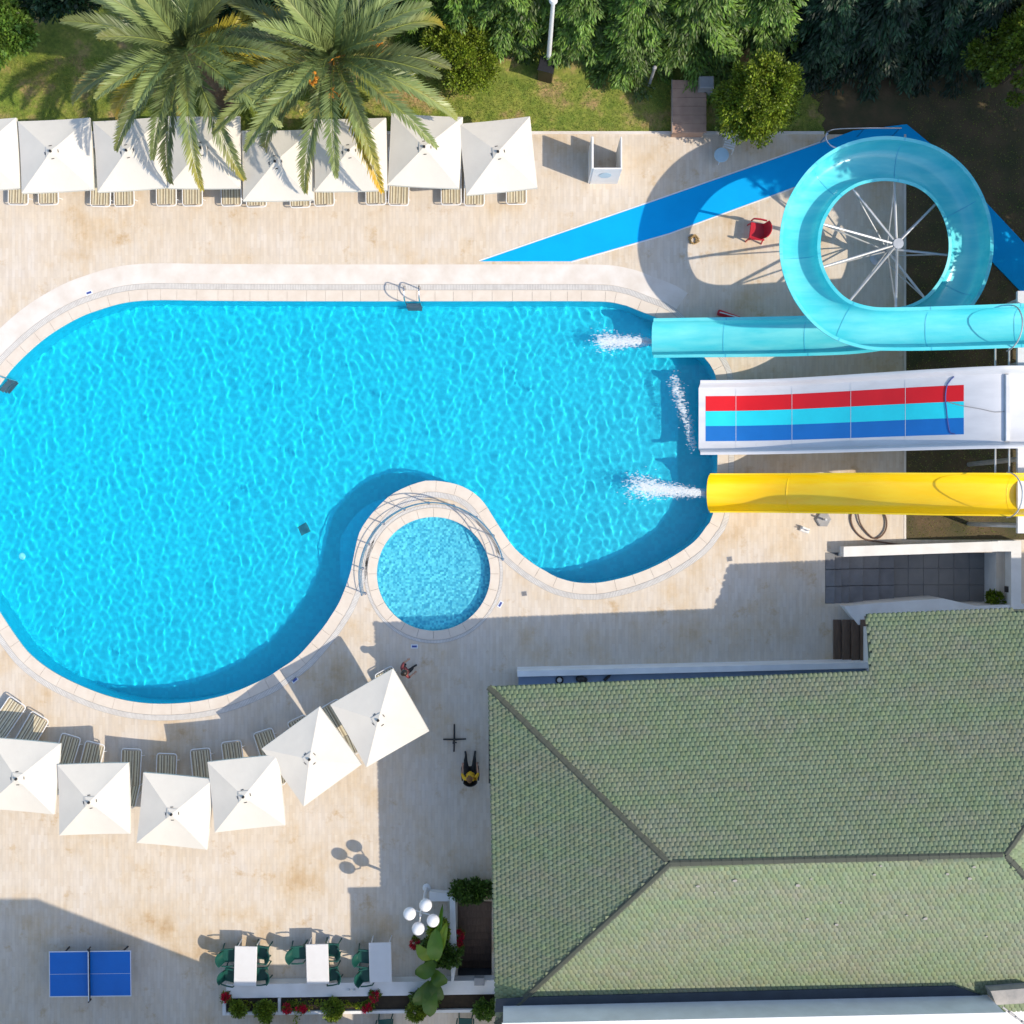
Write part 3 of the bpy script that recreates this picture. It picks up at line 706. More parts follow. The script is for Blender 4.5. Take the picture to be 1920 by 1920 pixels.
# broad white lane slide with three stripes
WPZ = [(1310,.26),(1345,.30),(1400,.42),(1470,.80),(1550,1.45),(1640,2.25),(1730,3.0),(1810,3.55),(1860,3.82),(1890,3.9),(1960,3.92)]
wy = 3.17
def wz(px): return float(np.interp(px, [a for a, _ in WPZ], [b for _, b in WPZ]))
def wpt(px): z = wz(px); return Vector((PX(px, z), wy, z))
def smooth_path(pxs): return [Vector(p) for p in catmull([tuple(wpt(p)) for p in pxs], False, .15)]
wp = smooth_path([a for a, _ in WPZ])
w0 = Vector((wp[0].x + 4, wy, 0)); wide = thing('lane_slide', 'broad white water slide with red, aqua and blue stripes', 'water slide', w0)
hwid = 1.25
wprof = [(-hwid, .34), (-hwid + .05, .345), (-hwid + .10, .32), (-1.04, .02), (-1.0, 0), (1.0, 0), (1.04, .02), (hwid - .10, .32), (hwid - .05, .345), (hwid, .34),
         (hwid, .30), (hwid - .13, .26), (1.03, -.05), (-1.03, -.05), (-hwid + .13, .26), (-hwid, .30)]
sweep(wp, wprof, w0).build('chute', M['slide_white'], wide, True)
def wline(a, b):
    pxs = np.linspace(a, b, 26); f = [(p.x) for p in wp]
    out = []
    xa, xb = PX(a, wz(a)), PX(b, wz(b))
    for x in np.linspace(xa, xb, 60): out.append(Vector((x, wy, float(np.interp(x, [p.x for p in wp], [p.z for p in wp])))))
    return out
sl = wline(1323, 1807)
for y_a, y_b, m, nm in ((.75, .245, 'red', 'red stripe'), (.243, -.262, 'aqua', 'aqua stripe'), (-.264, -.775, 'blue', 'blue stripe')):
    # side vector of sweep for +x travel is -y
    o = sweep(sl, [(-y_a, .005), (-y_b, .005), (-y_b, -.002), (-y_a, -.002)], w0).build('stripe', M[m], wide, True); o['label'] = nm
for px in (1380, 1485, 1595, 1697):
    z = wz(px); x = PX(px, z); zf = float(np.interp(x, [p.x for p in wp], [p.z for p in wp])); sl_ = (np.interp(x + .02, [p.x for p in wp], [p.z for p in wp]) - np.interp(x - .02, [p.x for p in wp], [p.z for p in wp])) / .04
    mb = MB(); mb.add([(x - w0.x + dx, yy, zf + dx * sl_ + .0085) for dx in (-.006, .006) for yy in (-1.0, 1.0)], [(0, 2, 3, 1)]); mb.build('section_joint', M['slide_white'], wide)
for px in (1420, 1560, 1700, 1850):
    z = wz(px)
    for yy in (-.9, .9):
        x = PX(px, z) - w0.x; MB().tube([(x, yy, 0), (x, yy, z - .03)], .05, 8).build('leg', M['galv'], wide, True)
bp = wpt(1887); MB().cbox(bp.x - w0.x - .07, -1.02, bp.z + .002, bp.x - w0.x + .07, 1.02, bp.z + .10, .02).build('start_bar', M['galv'], wide)
# thin hoses lying on the white chute
hz = [wpt(p) + Vector((0, y, .03)) for p, y in ((1788, 1.02), (1776, .8), (1772, .4), (1774, 0), (1777, -.45), (1781, -.72), (1790, -.76))]
tag(MB().tube([Vector(p) for p in catmull([tuple(p) for p in hz], False, .1)], .018, 6).build('water_pipe', M['marker'], None, True), 'thin dark bent pipe lying across the white slide stripes', 'pipe')
hz = [wpt(p) + Vector((0, y, .03)) for p, y in ((1776, .25), (1800, .12), (1840, -.02), (1865, -.12), (1884, -.1))]
tag(MB().tube([Vector(p) for p in catmull([tuple(p) for p in hz], False, .1)], .012, 6).build('water_hose', M['grey_box'], None, True), 'thin grey hose trailing up the white slide to the platform', 'hose')

# yellow slide
YP = [(1325,925,.15),(1380,925,.22),(1450,925,.62),(1560,925.5,1.65),(1650,926,2.45),(1740,927,3.05),(1820,927.5,3.45),(1880,928,3.65),(1960,928,3.75)]
yp = upath(YP); y0_ = P(1600, 925); ys = thing('yellow_slide', 'straight yellow water slide trough ending in the pool', 'water slide', y0_)
yprof = uprof(.655, .60, .05, .025, 2.1)
sweep(yp, yprof, y0_).build('trough', M['yellow'], ys, True)
acc = [0]
for a, b in zip(yp, yp[1:]): acc.append(acc[-1] + (b - a).length)
for s_ in (2.6, 9.4): section_joint(ys, yp, int(np.searchsorted(acc, s_)), yprof, y0_, M['yellow'])
for (px, zt) in ((1450, .55), (1580, 1.68), (1720, 2.8), (1850, 3.4)):
    p = P(px, 926, zt) - y0_; MB().tube([(p.x, p.y, 0), (p.x, p.y, zt - .08)], .055, 8).build('leg', M['galv'], ys, True)
# start platform with rails
pf = thing('slide_platform', 'white start platform at the top of the three slides', 'platform', (PX(1990, 3.9), 3, 0)); fo = Vector((PX(1990, 3.9), 3, 0))
px0 = PX(1909, 3.88)
MB().box(px0 - fo.x, PY(1000, 3.9) - 3, 3.74, 4, PY(545, 3.9) - 3, 3.86).build('deck_slab', M['slide_white'], pf)
for y in (PY(985, 3.9), PY(860, 3.9), PY(680, 3.9), PY(560, 3.9)):
    for x in (px0 + .15, px0 + 3.2): MB().tube([(x - fo.x, y - 3, -.05), (x - fo.x, y - 3, 3.74)], .08, 8).build('column', M['galv'], pf, True)
for px, zt in ((1866, 3.55), (1892, 3.70)):
    x = PX(px, zt) - fo.x; MB().tube([(x, PY(900, zt) - 3, zt), (x, PY(640, zt) - 3, zt)], .03, 8).build('cross_tube', M['galv'], pf, True)
for yc in (616, 928):
    x = PX(1888, 4.2) - fo.x; y = PY(yc, 4.2) - 3
    MB().tube([(x, y + .68 * math.cos(a), 4.2 + 1.0 * math.sin(a)) for a in np.linspace(0, math.pi, 14)], .022, 6).build('entry_hoop', M['galv'], pf, True)

# foam where the slides run into the pool
def foam(name, pts, n, spread, label):
    a = np.array([P(*p, WATER_Z)[:2] for p in pts]); t = RNG.random(n) ** .8 * (len(a) - 1); i = np.minimum(t.astype(int), len(a) - 2); fr = (t - i)[:, None]
    c = a[i] * (1 - fr) + a[i + 1] * fr; sp_ = np.interp(t / (len(a) - 1), np.linspace(0, 1, len(spread)), spread)
    dv = RNG.normal(size=(n, 2)); c = c + dv * sp_[:, None] * .75
    r = (.006 + .03 * RNG.random(n) ** 3) / (.6 + .5 * np.linalg.norm(dv, axis=1)); mb = MB(); V = []; F = []
    oc = np.array([(1, 0, 0), (.5, .87, 0), (-.5, .87, 0), (-1, 0, 0), (-.5, -.87, 0), (.5, -.87, 0), (0, 0, .7)]); fo_ = [(0, 1, 6, 6), (1, 2, 6, 6), (2, 3, 6, 6), (3, 4, 6, 6), (4, 5, 6, 6), (5, 0, 6, 6)]
    tri = np.array([(0, 1, 6), (1, 2, 6), (2, 3, 6), (3, 4, 6), (4, 5, 6), (5, 0, 6)])
    V = oc[None] * r[:, None, None] * np.array([2.2, .8, 1]) * (.7 + .6 * RNG.random((n, 7, 1))); V[:, :, :2] += c[:, None]; V[:, :, 2] += WATER_Z + .012 + .02 * RNG.random(n)[:, None]
    F = (tri[None] + (np.arange(n) * 7)[:, None, None]).reshape(-1, 3)
    o = link(name, fast_mesh(name, V.reshape(-1, 3), F, None, M['foam'], True)); kind(o, 'stuff', label); return o
foam('foam', [(1226, 641), (1195, 640), (1160, 642), (1125, 640)], 2600, [.07, .12, .17, .28], 'white foam at the mouth of the turquoise slide')
foam('foam', [(1332, 927), (1290, 922), (1240, 918), (1190, 910)], 4200, [.07, .13, .19, .34], 'white foam at the mouth of the yellow slide')
foam('foam', [(1300, 845), (1292, 800), (1275, 750), (1262, 705)], 900, [.10, .14, .17, .15], 'thin foam off the end of the white slide')

# ---------------------------------------------------------------- parasols
def make_parasol(side):
    t = thing('parasol', '', 'parasol'); hs = side / 2; ze, za = 2.12, 2.48; n = 10
    V = []; F = []
    def h(x, y):
        m_ = max(abs(x), abs(y)) / hs; e_ = min(abs(x), abs(y)) / hs
        return ze + (za - ze) * (1 - m_) - .05 * m_ * (1 - (e_ / max(m_, .001)) ** 2) * (1 if m_ > .05 else 0)
    g = np.linspace(-hs, hs, 2 * n + 1)
    mb = MB()
    for y in g:
        for x in g: mb.v.append((x, y, h(x, y)))
    k = 2 * n + 1
    for j in range(2 * n):
        for i in range(2 * n):
            a = j * k + i; q = (a, a + 1, a + k + 1, a + k)
            same = (i < n) == (j < n)
            mb.f += [(q[0], q[1], q[2]), (q[0], q[2], q[3])] if same else [(q[0], q[1], q[3]), (q[1], q[2], q[3])]
    # short valance
    ring = [(i) for i in range(k)] + [j * k + k - 1 for j in range(1, k)] + [(k - 1) * k + i for i in range(k - 2, -1, -1)] + [j * k for j in range(k - 2, 0, -1)]
    b = len(mb.v)
    for i in ring: x, y, z = mb.v[i]; mb.v.append((x * 1.004, y * 1.004, z - .10))
    for q in range(len(ring)): r_ = (q + 1) % len(ring); mb.f.append((ring[q], b + q, b + r_, ring[r_]))
    c = mb.build('canopy', M['canvas'], t)
    vn = MB(); w_ = .17
    vn.add([(-w_, -w_, za - .035), (w_, -w_, za - .035), (w_, w_, za - .035), (-w_, w_, za - .035), (0, 0, za + .04)], [(0, 1, 4), (1, 2, 4), (2, 3, 4), (3, 0, 4)]).build('vent', M['canvas'], c)
    MB().lathe([(.045, 0), (.045, .05), (.02, .09)], (0, 0, za + .02), 10).build('finial', M['black'], t)
    for a in range(4):
        an = a * math.pi / 2 + .15; x, y = .21 * math.cos(an), .21 * math.sin(an); d = Vector((-math.sin(an), math.cos(an), 0)) * .045
        z = h(x, y) + .012; MB().tube([Vector((x, y, z)) - d, Vector((x, y, z)) + d], .011, 5).build('toggle', M['black'], t)
    for sx in (-1, 1):
        for sy in (-1, 1):
            MB().tube([(0, 0, za - .06), (sx * hs * .97, sy * hs * .97, ze - .03)], .014, 6).build('rib', M['galv'], t)
    MB().tube([(0, 0, .05), (0, 0, za)], .025, 10).build('pole', M['galv'], t, True)
    MB().cbox(-.25, -.25, 0, .25, .25, .07, .02).build('base', M['concrete'], t)
    return t
ORD = ['first', 'second', 'third', 'fourth', 'fifth', 'sixth', 'seventh', 'eighth', 'ninth', 'tenth', 'eleventh', 'twelfth', 'thirteenth', 'fourteenth', 'fifteenth']
proto = make_parasol(2.28)
TOP = [(-34, 289, 3), (104, 291, 3), (243, 288, 4), (382, 285, 0), (519, 308, 1), (657, 290, 1), (797, 282, -3), (934, 291, 6)]
BOT = [(39, 1456, -5), (175, 1499, 1.5), (327, 1522, -5.5), (462, 1488, 6), (584, 1419, 36), (712, 1346, 30)]
spots = [(p, 'white square parasol, %s from the west in the row below the palms' % ORD[i], 'parasols in the row by the lawn') for i, p in enumerate(TOP)] + \
        [(p, 'white square parasol, %s from the west in the curved row south of the pool' % ORD[i], 'parasols in the curved row') for i, p in enumerate(BOT)]
for i, ((px, py, a), lab, grp) in enumerate(spots):
    o = proto if i == 0 else dup(proto)
    q = P(px, py, 2.15); o.location = (q.x, q.y, 0); o.rotation_euler = (0, 0, R(a)); tag(o, lab, 'parasol', grp)
    s_ = random.uniform(.985, 1.02); o.scale = (s_, s_, random.uniform(.97, 1.03))

# ---------------------------------------------------------------- sun loungers
def make_lounger():
    t = thing('sun_lounger', '', 'sun lounger'); w, L, z = .335, 1.9, .30
    # foot end at y=0, head towards -y
    r = .019
    fr = [(-w, -1.25, z), (-w, -.08, z), (-w + .03, -.02, z), (-w + .09, 0, z), (w - .09, 0, z), (w - .03, -.02, z), (w, -.08, z), (w, -1.25, z)]
    MB().tube([Vector(p) for p in fr], r, 8).build('frame', M['white'], t, True)
    bk = [(-w, -1.22, z + .01), (-w, -1.82, z + .36), (-w + .08, -1.88, z + .40), (w - .08, -1.88, z + .40), (w, -1.82, z + .36), (w, -1.22, z + .01)]
    MB().tube([Vector(p) for p in bk], r, 8).build('back_frame', M['white'], t, True)
    g = .315; mb = MB(); ns = 10
    for i in range(ns + 1):
        y = -.06 - i / ns * 1.16
        for x in (-g, -g / 2, 0, g / 2, g): mb.v.append((x, y, z + .012 - .03 * (1 - (x / g) ** 2) * math.sin(math.pi * i / ns)))
    for i in range(ns):
        for j in range(4): a = i * 5 + j; mb.f.append((a, a + 1, a + 6, a + 5)[::-1])
    mb.build('seat_sling', M['sling'], t, True)
    mb = MB()
    for i in range(7):
        s_ = i / 6
        for x in (-g, -g / 2, 0, g / 2, g): mb.v.append((x, -1.24 - .60 * s_, z + .03 + .36 * s_ - .02 * (1 - (x / g) ** 2)))
    for i in range(6):
        for j in range(4): a = i * 5 + j; mb.f.append((a, a + 1, a + 6, a + 5)[::-1])
    mb.build('back_sling', M['sling'], t, True)
    for sx in (-1, 1):
        for y in (-.22, -1.2): MB().tube([(sx * w, y, z), (sx * (w + .01), y - .05, 0)], .018, 6).build('leg', M['white'], t, True)
        MB().tube([(sx * w, -1.62, z + .22), (sx * w, -1.45, 0)], .014, 6).build('back_strut', M['white'], t, True)
    return t
lp = make_lounger()
LT = [34, 91, 188, 233, 312, 361, 434, 481, 563, 608, 705, 747, 846, 889, 968]
LTY = [384, 384, 387, 387, 386, 386, 386, 388, 389, 386, 384, 385, 384, 386, 383]
LB = [((34, 1315), (-.56, .83)), ((76, 1342), (-.51, .86)), ((134, 1379), (-.29, .96)), ((179, 1393), (-.24, .97)), ((247, 1404), (-.05, 1)), ((313, 1413), (-.04, 1)), ((375, 1404), (.1, 1)), ((433, 1390), (.13, .99)), ((492, 1370), (.31, .95)), ((555, 1347), (.42, .91)), ((617, 1319), (.5, .87)), ((718, 1257), (.48, .87))]
ls = [((x, y), (random.uniform(-.03, .03), -1), 'striped sun lounger, %s from the west in the row below the palms' % ORD[i], 'loungers in the row by the lawn') for i, (x, y) in enumerate(zip(LT, LTY))] + \
     [(p, d, 'striped sun lounger, %s from the west in the curved row south of the pool' % ORD[i], 'loungers in the curved row') for i, (p, d) in enumerate(LB)]
for i, (p, d, lab, grp) in enumerate(ls):
    o = lp if i == 0 else dup(lp)
    q = P(*p, .3); o.location = (q.x, q.y, 0)
    dx, dy = d[0], -d[1]          # head direction in world
    o.rotation_euler = (0, 0, math.atan2(dy, dx) + math.pi / 2); tag(o, lab, 'sun lounger', grp)

# ---------------------------------------------------------------- railing round the paddling pool
rl = thing('pool_railing', 'curved steel railing round the paddling pool', 'railing', KC)
def arc(r, z, a0, a1, n): return [Vector((r * math.cos(a), r * math.sin(a), z)) for a in np.linspace(R(a0), R(a1), n)]
for z in (.32, .60, .90): MB().tube(arc(2.42, z, 12, 196, 44), .022 if z > .8 else .014, 6).build('rail', M['steel'], rl, True)
for a in np.linspace(12, 196, 10):
    p = arc(2.42, 0, a, a, 1)[0]; MB().tube([p, p + Vector((0, 0, .9))], .022, 8).build('post', M['steel'], rl, True)
    MB().lathe([(.05, 0), (.05, .015)], (p.x, p.y, .013), 10).build('post_flange', M['steel'], rl)
# pool ladders
def ladder(px, py, rot, lab):
    q = P(px, py); t = thing('pool_ladder', lab, 'ladder', q, rot, 'pool ladders')
    for sx in (-.25, .25):
        pts = [(sx, .38, .012), (sx, .40, .55), (sx, .34, .72), (sx, .20, .78), (sx, .02, .72), (sx, -.08, .5), (sx, -.09, -.1), (sx, -.09, -1.0)]
        MB().tube([Vector(p) for p in catmull(pts, False, .08)], .022, 8).build('side_rail', M['steel'], t, True)
    for z in (-.2, -.5, -.8): MB().cbox(-.25, -.22, z - .03, .25, -.05, z, .008).build('tread', M['grey_box'], t)
ladder(775, 564, 0, 'steel pool ladder at the north edge of the big pool')
ladder(2, 717, R(48), 'steel pool ladder at the west edge of the big pool')

# ---------------------------------------------------------------- table tennis table
tt = thing('table_tennis_table', 'blue table tennis table with a net on the shaded deck', 'table', P(169, 1826, .76) * 1); tb = P(169, 1826, .76); tt.location = (tb.x, tb.y, 0); tt.rotation_euler = (0, 0, R(.6))
MB().cbox(-1.37, -.7625, .735, 1.37, .7625, .76, .004).build('top', M['table_blue'], tt)
lm = MB()
for (a, b, c, d_) in ((-1.37, -.7625, 1.37, -.735), (-1.37, .735, 1.37, .7625), (-1.37, -.735, -1.345, .735), (1.345, -.735, 1.37, .735), (-1.345, -.004, 1.345, .004)): lm.box(a, b, .758, c, d_, .764)
lm.build('edge_lines', M['line'], tt)
MB().box(-.008, -.86, .765, .008, .86, .90).build('net', M['black'], tt); MB().box(-.014, -.86, .90, .014, .80, .916).build('net_tape', M['line'], tt)
for sy in (-1, 1): MB().tube([(0, sy * .87, .70), (0, sy * .87, .93)], .025, 8).build('net_post', M['black'], tt)
for sx in (-1, 1):
    for sy in (-1, 1): MB().tube([(sx * 1.0, sy * .6, 0), (sx * .95, sy * .6, .735)], .03, 8).build('leg', M['black'], tt)

# ---------------------------------------------------------------- cafe tables and green chairs
def make_table():
    t = thing('cafe_table', '', 'table'); w, l = .375, .665
    MB().cbox(-w, -l, .70, w, l, .735, .012).build('top', M['tabletop'], t)
    for sx in (-1, 1):
        for sy in (-1, 1): MB().tube([(sx * (w - .06), sy * (l - .06), 0), (sx * (w - .08), sy * (l - .08), .70)], .022, 6).build('leg', M['white'], t)
    return t
def make_chair(m):
    t = thing('plastic_armchair', '', 'chair'); # faces +x
    MB().cbox(-.22, -.23, .40, .24, .23, .43, .015).build('seat', m, t)
    mb = MB(); n = 7
    for i in range(n + 1):
        a = (i / n - .5) * 1.9
        for z, rr in ((.43, .25), (.62, .275), (.82, .29)):
            mb.v.append((-rr * math.cos(a) + .02 - (z - .43) * .22, rr * math.sin(a) * 1.02, z + (.03 * math.cos(a) if z > .8 else 0)))
    for i in range(n):
        for j in range(2): a = i * 3 + j; mb.f.append((a, a + 1, a + 4, a + 3))
    b = len(mb.v); mb.v += [(x + .022, y * .92, z) for x, y, z in mb.v[:b]]; mb.f += [tuple(q + b for q in f)[::-1] for f in mb.f[:]]
    for i in range(n): mb.f.append((i * 3 + 2, b + i * 3 + 2, b + i * 3 + 5, i * 3 + 5))
    mb.build('backrest', m, t, True)
    for sy in (-1, 1):
        MB().tube([(-.20, sy * .27, .64), (0, sy * .285, .645), (.2, sy * .28, .63), (.23, sy * .27, .43)], .026, 6).build('arm', m, t, True)
        for x in (-.2, .21): MB().tube([(x, sy * .21, .40), (x * 1.2, sy * .24, 0)], .024, 6).build('leg', m, t, True)
    return t
tp = make_table(); cp = make_chair(M['green_plastic'])
CT = [(460, 1812, -1.5, 'white cafe table nearest the table tennis table'), (595, 1808, 1.5, 'white cafe table between the two other cafe tables'), (713, 1805, 1.5, 'white cafe table wholly in shade beside the lamp with four globes')]
for i, (px, py, a, lab) in enumerate(CT):
    o = tp if i == 0 else dup(tp); q = P(px, py, .735); o.location = (q.x, q.y, 0); o.rotation_euler = (0, 0, R(a)); tag(o, lab, 'table', 'white cafe tables')
CC = [(428, 1793, 3, 'green plastic armchair at the north-west of the first cafe table'), (431, 1830, -14, 'green plastic armchair at the south-west of the first cafe table'), (490, 1788, 172, 'green plastic armchair at the north-east of the first cafe table'), (490, 1828, 184, 'green plastic armchair at the south-east of the first cafe table'),
      (558, 1788, 4, 'green plastic armchair alone at the west of the middle cafe table'), (622, 1783, 176, 'green plastic armchair at the north-east of the middle cafe table'), (623, 1828, 190, 'green plastic armchair at the south-east of the middle cafe table'),
      (682, 1795, -6, 'green plastic armchair at the north-west of the shaded cafe table'), (686, 1830, 8, 'green plastic armchair at the south-west of the shaded cafe table'),
      (872, 1925, 88, 'dark green armchair on the lower terrace at the frame edge'), (722, 1927, 95, 'dark green armchair on the lower terrace below the middle planter')]
for i, (px, py, a, lab) in enumerate(CC):
    o = cp if i == 0 else dup(cp); q = P(px, py, .5); o.location = (q.x, q.y, 0); o.rotation_euler = (0, 0, R(a)); tag(o, lab, 'chair', 'green plastic armchairs')
q = P(660, 1855, .42); sh_ = thing('salt_shakers', 'pair of small white shakers on the low terrace wall', 'shakers', (q.x, q.y, .42))
for dx in (-.09, .09): MB().lathe([(.035, 0), (.04, .08), (.025, .13), (.01, .14)], (dx, 0, 0), 10).build('shaker', M['white'], sh_, True)

# ---------------------------------------------------------------- low terrace wall, planters, side steps
wallprism('terrace_wall', [(424, 1846), (700, 1842), (928, 1838), (928, 1864), (424, 1872)], .42, 0, 'low white terrace wall behind the cafe tables')
pl1 = thing('long_planter', 'long narrow planter of flowers and shrubs below the terrace wall', 'planter', P(670, 1885, .3)); pb = P(670, 1885, .3); pl1.location = (pb.x, pb.y, 0)
def pq(pts, z): return [(P(*p, z) - pb)[:2] for p in pts]
MB().prism(pq([(424, 1873), (928, 1865), (928, 1892), (424, 1898)], .30), 0, .30).build('soil', M['soil'], pl1)
MB().prism(pq([(424, 1898.5), (928, 1892.5), (928, 1898), (424, 1904)], .40), 0, .40).build('front_wall', M['wall'], pl1)
MB().prism(pq([(417, 1873), (423.5, 1873), (423.5, 1904), (417, 1904)], .40), 0, .40).build('end_wall', M['wall'], pl1)
MB().prism(pq([(521, 1872), (526, 1872), (526, 1898), (521, 1898)], .41), .28, .41).build('divider', M['wall'], pl1)
ss = thing('side_steps', 'dark timber steps going down beside the green-roofed building', 'steps', P(889, 1765)); s0 = P(889, 1765)
for k in range(9):
    z = -.03 - .13 * k; ya = PY(1692 + k * 16.5) - s0.y; yb = PY(1692 + (k + 1) * 16.5) - s0.y
    MB().cbox(ST2[0] - s0.x + .01, yb + .012, z - .10, ST2[2] - s0.x - .01, ya, z, .008).build('plank', M['wood'], ss)
pit = MB(); X0, Y0, X1, Y1 = ST2
pit.add([(X0, Y0, -.002), (X0, Y1, -.002), (X1, Y1, -.002), (X1, Y0, -.002), (X0, Y0, -1.6), (X0, Y1, -1.6), (X1, Y1, -1.6), (X1, Y0, -1.6)], [(0, 1, 5, 4), (1, 2, 6, 5), (2, 3, 7, 6), (3, 0, 4, 7), (4, 5, 6, 7)])
kind(pit.build('stair_pit', M['slate']), 'structure')
pit = MB(); X0, Y0, X1, Y1 = ST
pit.add([(X0, Y0, -.002), (X0, Y1, -.002), (X1, Y1, -.002), (X1, Y0, -.002), (X0, Y0, -1.2), (X0, Y1, -1.2), (X1, Y1, -1.2), (X1, Y0, -1.2)], [(0, 1, 5, 4), (1, 2, 6, 5), (2, 3, 7, 6), (3, 0, 4, 7), (4, 5, 6, 7)])
kind(pit.build('stair_well', M['wall']), 'structure')
wallprism('stair_parapet', [(843, 1683), (853, 1680), (857, 1800), (850, 1845), (846, 1845)], .55, 0, 'white parapet wall beside the dark timber steps')
wallprism('stair_head_ledge', [(805, 1672), (843, 1676), (843, 1690), (805, 1690)], .30, 0, 'low white ledge beside the lamp with four globes')
q = P(899, 1831, .5); tag(MB().cbox(-.17, -.13, 0, .17, .13, .22, .02).build('utility_box', M['grey_box'], None, loc=P(899, 1836, .42)), 'small grey box on the terrace wall by the timber steps', 'box')

# lamp with four globes
lb = P(800, 1664); lp4 = thing('globe_lamp', 'white lamp post with four opal globes by the steps', 'lamp post', lb)
MB().tube([(0, 0, 0), (0, 0, 2.55)], [.06, .04], 10).build('post', M['white'], lp4, True); MB().lathe([(.14, 0), (.14, .04), (.07, .1)], seg=12).build('base', M['white'], lp4)
for (px, py) in ((768, 1713), (798, 1697), (812, 1726), (784, 1741)):
    g = P(px, py, 2.75) - lb; MB().tube([(0, 0, 2.3), (g.x * .6, g.y * .6, 2.32), (g.x, g.y, 2.55)], .022, 6).build('arm', M['white'], lp4, True)
    MB().ball((g.x, g.y, 2.75), .205, 20).build('globe', M['glass_globe'], lp4, True)

# ---------------------------------------------------------------- foliage builders
def rdir(n):
    d = RNG.normal(size=(n, 3)); return d / np.linalg.norm(d, axis=1, keepdims=True)
def cols(n, lo, hi, tint=.12):
    g = RNG.uniform(lo, hi, n); return np.stack([g * RNG.uniform(1 - tint, 1 + tint, n), g, g * RNG.uniform(1 - tint, 1 + tint, n)], 1)
def bush_crown(rx, ry, rz, z0, clumps, per, leaf, lo=.5, hi=1.5, cr=.33):
    parts = []
    for _ in range(clumps):
        d = rdir(1)[0]; d[2] = abs(d[2]) * 1.1 - .25; d /= np.linalg.norm(d); k = RNG.uniform(.60, 1.10)
        c = np.array((d[0] * rx * k, d[1] * ry * k, z0 + rz + d[2] * rz * k)); c[2] = max(c[2], z0 + .05)
        n = int(per * RNG.uniform(.6, 1.4)); dd = rdir(n); rr = cr * RNG.uniform(.6, 1.3) * RNG.random(n)[:, None] ** .45
        cc = c + dd * rr; out = dd * .8 + d * .7 + RNG.normal(size=(n, 3)) * .5
        L = leaf * RNG.uniform(.6, 1.3, n); shade = RNG.uniform(.8, 1.15)
        parts.append(leaves(cc, out, rdir(n), L, L * RNG.uniform(.45, .7, n), cols(n, lo, hi) * shade))
    return cat_leaves(parts)
def conifer_crown(r, h, z0, whorls, per, leaf, lo=.45, hi=1.5):
    parts = []
    for w in range(whorls):
        t = (w + RNG.random()) / whorls; z = z0 + t * (h - z0); rl_ = r * (1 - t) ** .75 * RNG.uniform(.75, 1.1) + .15
        a = RNG.random() * 6.28; dirh = np.array((math.cos(a), math.sin(a), 0)); side = np.array((-math.sin(a), math.cos(a), 0))
        n = int(per * (rl_ / r + .25)); s = RNG.random(n) ** .65
        base = np.array((0, 0, z)) + dirh * (s * rl_)[:, None] + np.array((0, 0, 1.)) * ((.25 * s - .55 * s ** 2) * rl_)[:, None]
        wd = (.05 + .26 * s * (1.15 - s) * 2) * rl_ * .55 + .05; o_ = RNG.normal(size=n) * wd * .6
        c = base + side * o_[:, None] + RNG.normal(size=(n, 3)) * .035
        dd = dirh * .9 + side * (np.sign(o_) * RNG.uniform(.1, .9, n))[:, None] + np.array((0, 0, -1.)) * RNG.uniform(.1, .8, n)[:, None]
        L = leaf * RNG.uniform(.6, 1.4, n); nn = np.array((0, 0, 1.)) + RNG.normal(size=(n, 3)) * .45
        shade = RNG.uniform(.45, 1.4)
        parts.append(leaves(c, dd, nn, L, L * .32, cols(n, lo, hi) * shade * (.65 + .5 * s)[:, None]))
    return cat_leaves(parts)
def trunk(parent, h, r, limbs=5, spread=.8):
    MB().tube([(0, 0, -.1), (.03, .02, h * .4), (-.02, .03, h * .75), (0, 0, h)], [r * 1.2, r, r * .7, r * .3], 8).build('trunk', M['trunk'], parent, True)
    for k in range(limbs):
        a = k * 2.4; z = h * (.3 + .6 * k / limbs); l = spread * (1 - .6 * k / limbs)
        MB().tube([(0, 0, z), (l * .5 * math.cos(a), l * .5 * math.sin(a), z + .15 * l), (l * math.cos(a), l * math.sin(a), z + .1 * l)], [r * .45, r * .3, r * .1], 6).build('limb', M['trunk'], parent, True)
def tree(name, label, px, py, crown, m, th, tr, group=None, spread=.8, cat='tree', z=-.05, limbs=5):
    q = P(px, py); t = thing(name, label, cat, (q.x, q.y, z), RNG.random() * 6.28, group)
    if th: trunk(t, th, tr, limbs, spread)
    V, F, c = crown; link('crown', fast_mesh('crown', V, F, c, m), t); t.scale = [RNG.uniform(.9, 1.12)] * 3; return t
# conifers along the top
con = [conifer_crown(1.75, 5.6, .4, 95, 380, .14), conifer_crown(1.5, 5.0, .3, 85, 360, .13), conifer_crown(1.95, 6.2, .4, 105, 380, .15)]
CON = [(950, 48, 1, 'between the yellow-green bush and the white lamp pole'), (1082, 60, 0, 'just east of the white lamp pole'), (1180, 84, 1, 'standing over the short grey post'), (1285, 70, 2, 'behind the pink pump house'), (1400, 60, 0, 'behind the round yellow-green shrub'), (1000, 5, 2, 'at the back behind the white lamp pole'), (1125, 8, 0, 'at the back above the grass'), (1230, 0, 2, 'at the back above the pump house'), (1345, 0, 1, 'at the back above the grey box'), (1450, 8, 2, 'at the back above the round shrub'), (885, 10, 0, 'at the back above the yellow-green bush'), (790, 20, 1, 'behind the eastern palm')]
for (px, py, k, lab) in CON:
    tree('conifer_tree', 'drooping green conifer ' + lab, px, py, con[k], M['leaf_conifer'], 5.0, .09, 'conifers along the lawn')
dk = [conifer_crown(2.1, 5.2, .4, 85, 330, .19, .4, 1.4), conifer_crown(1.8, 4.6, .4, 75, 330, .18, .4, 1.4)]
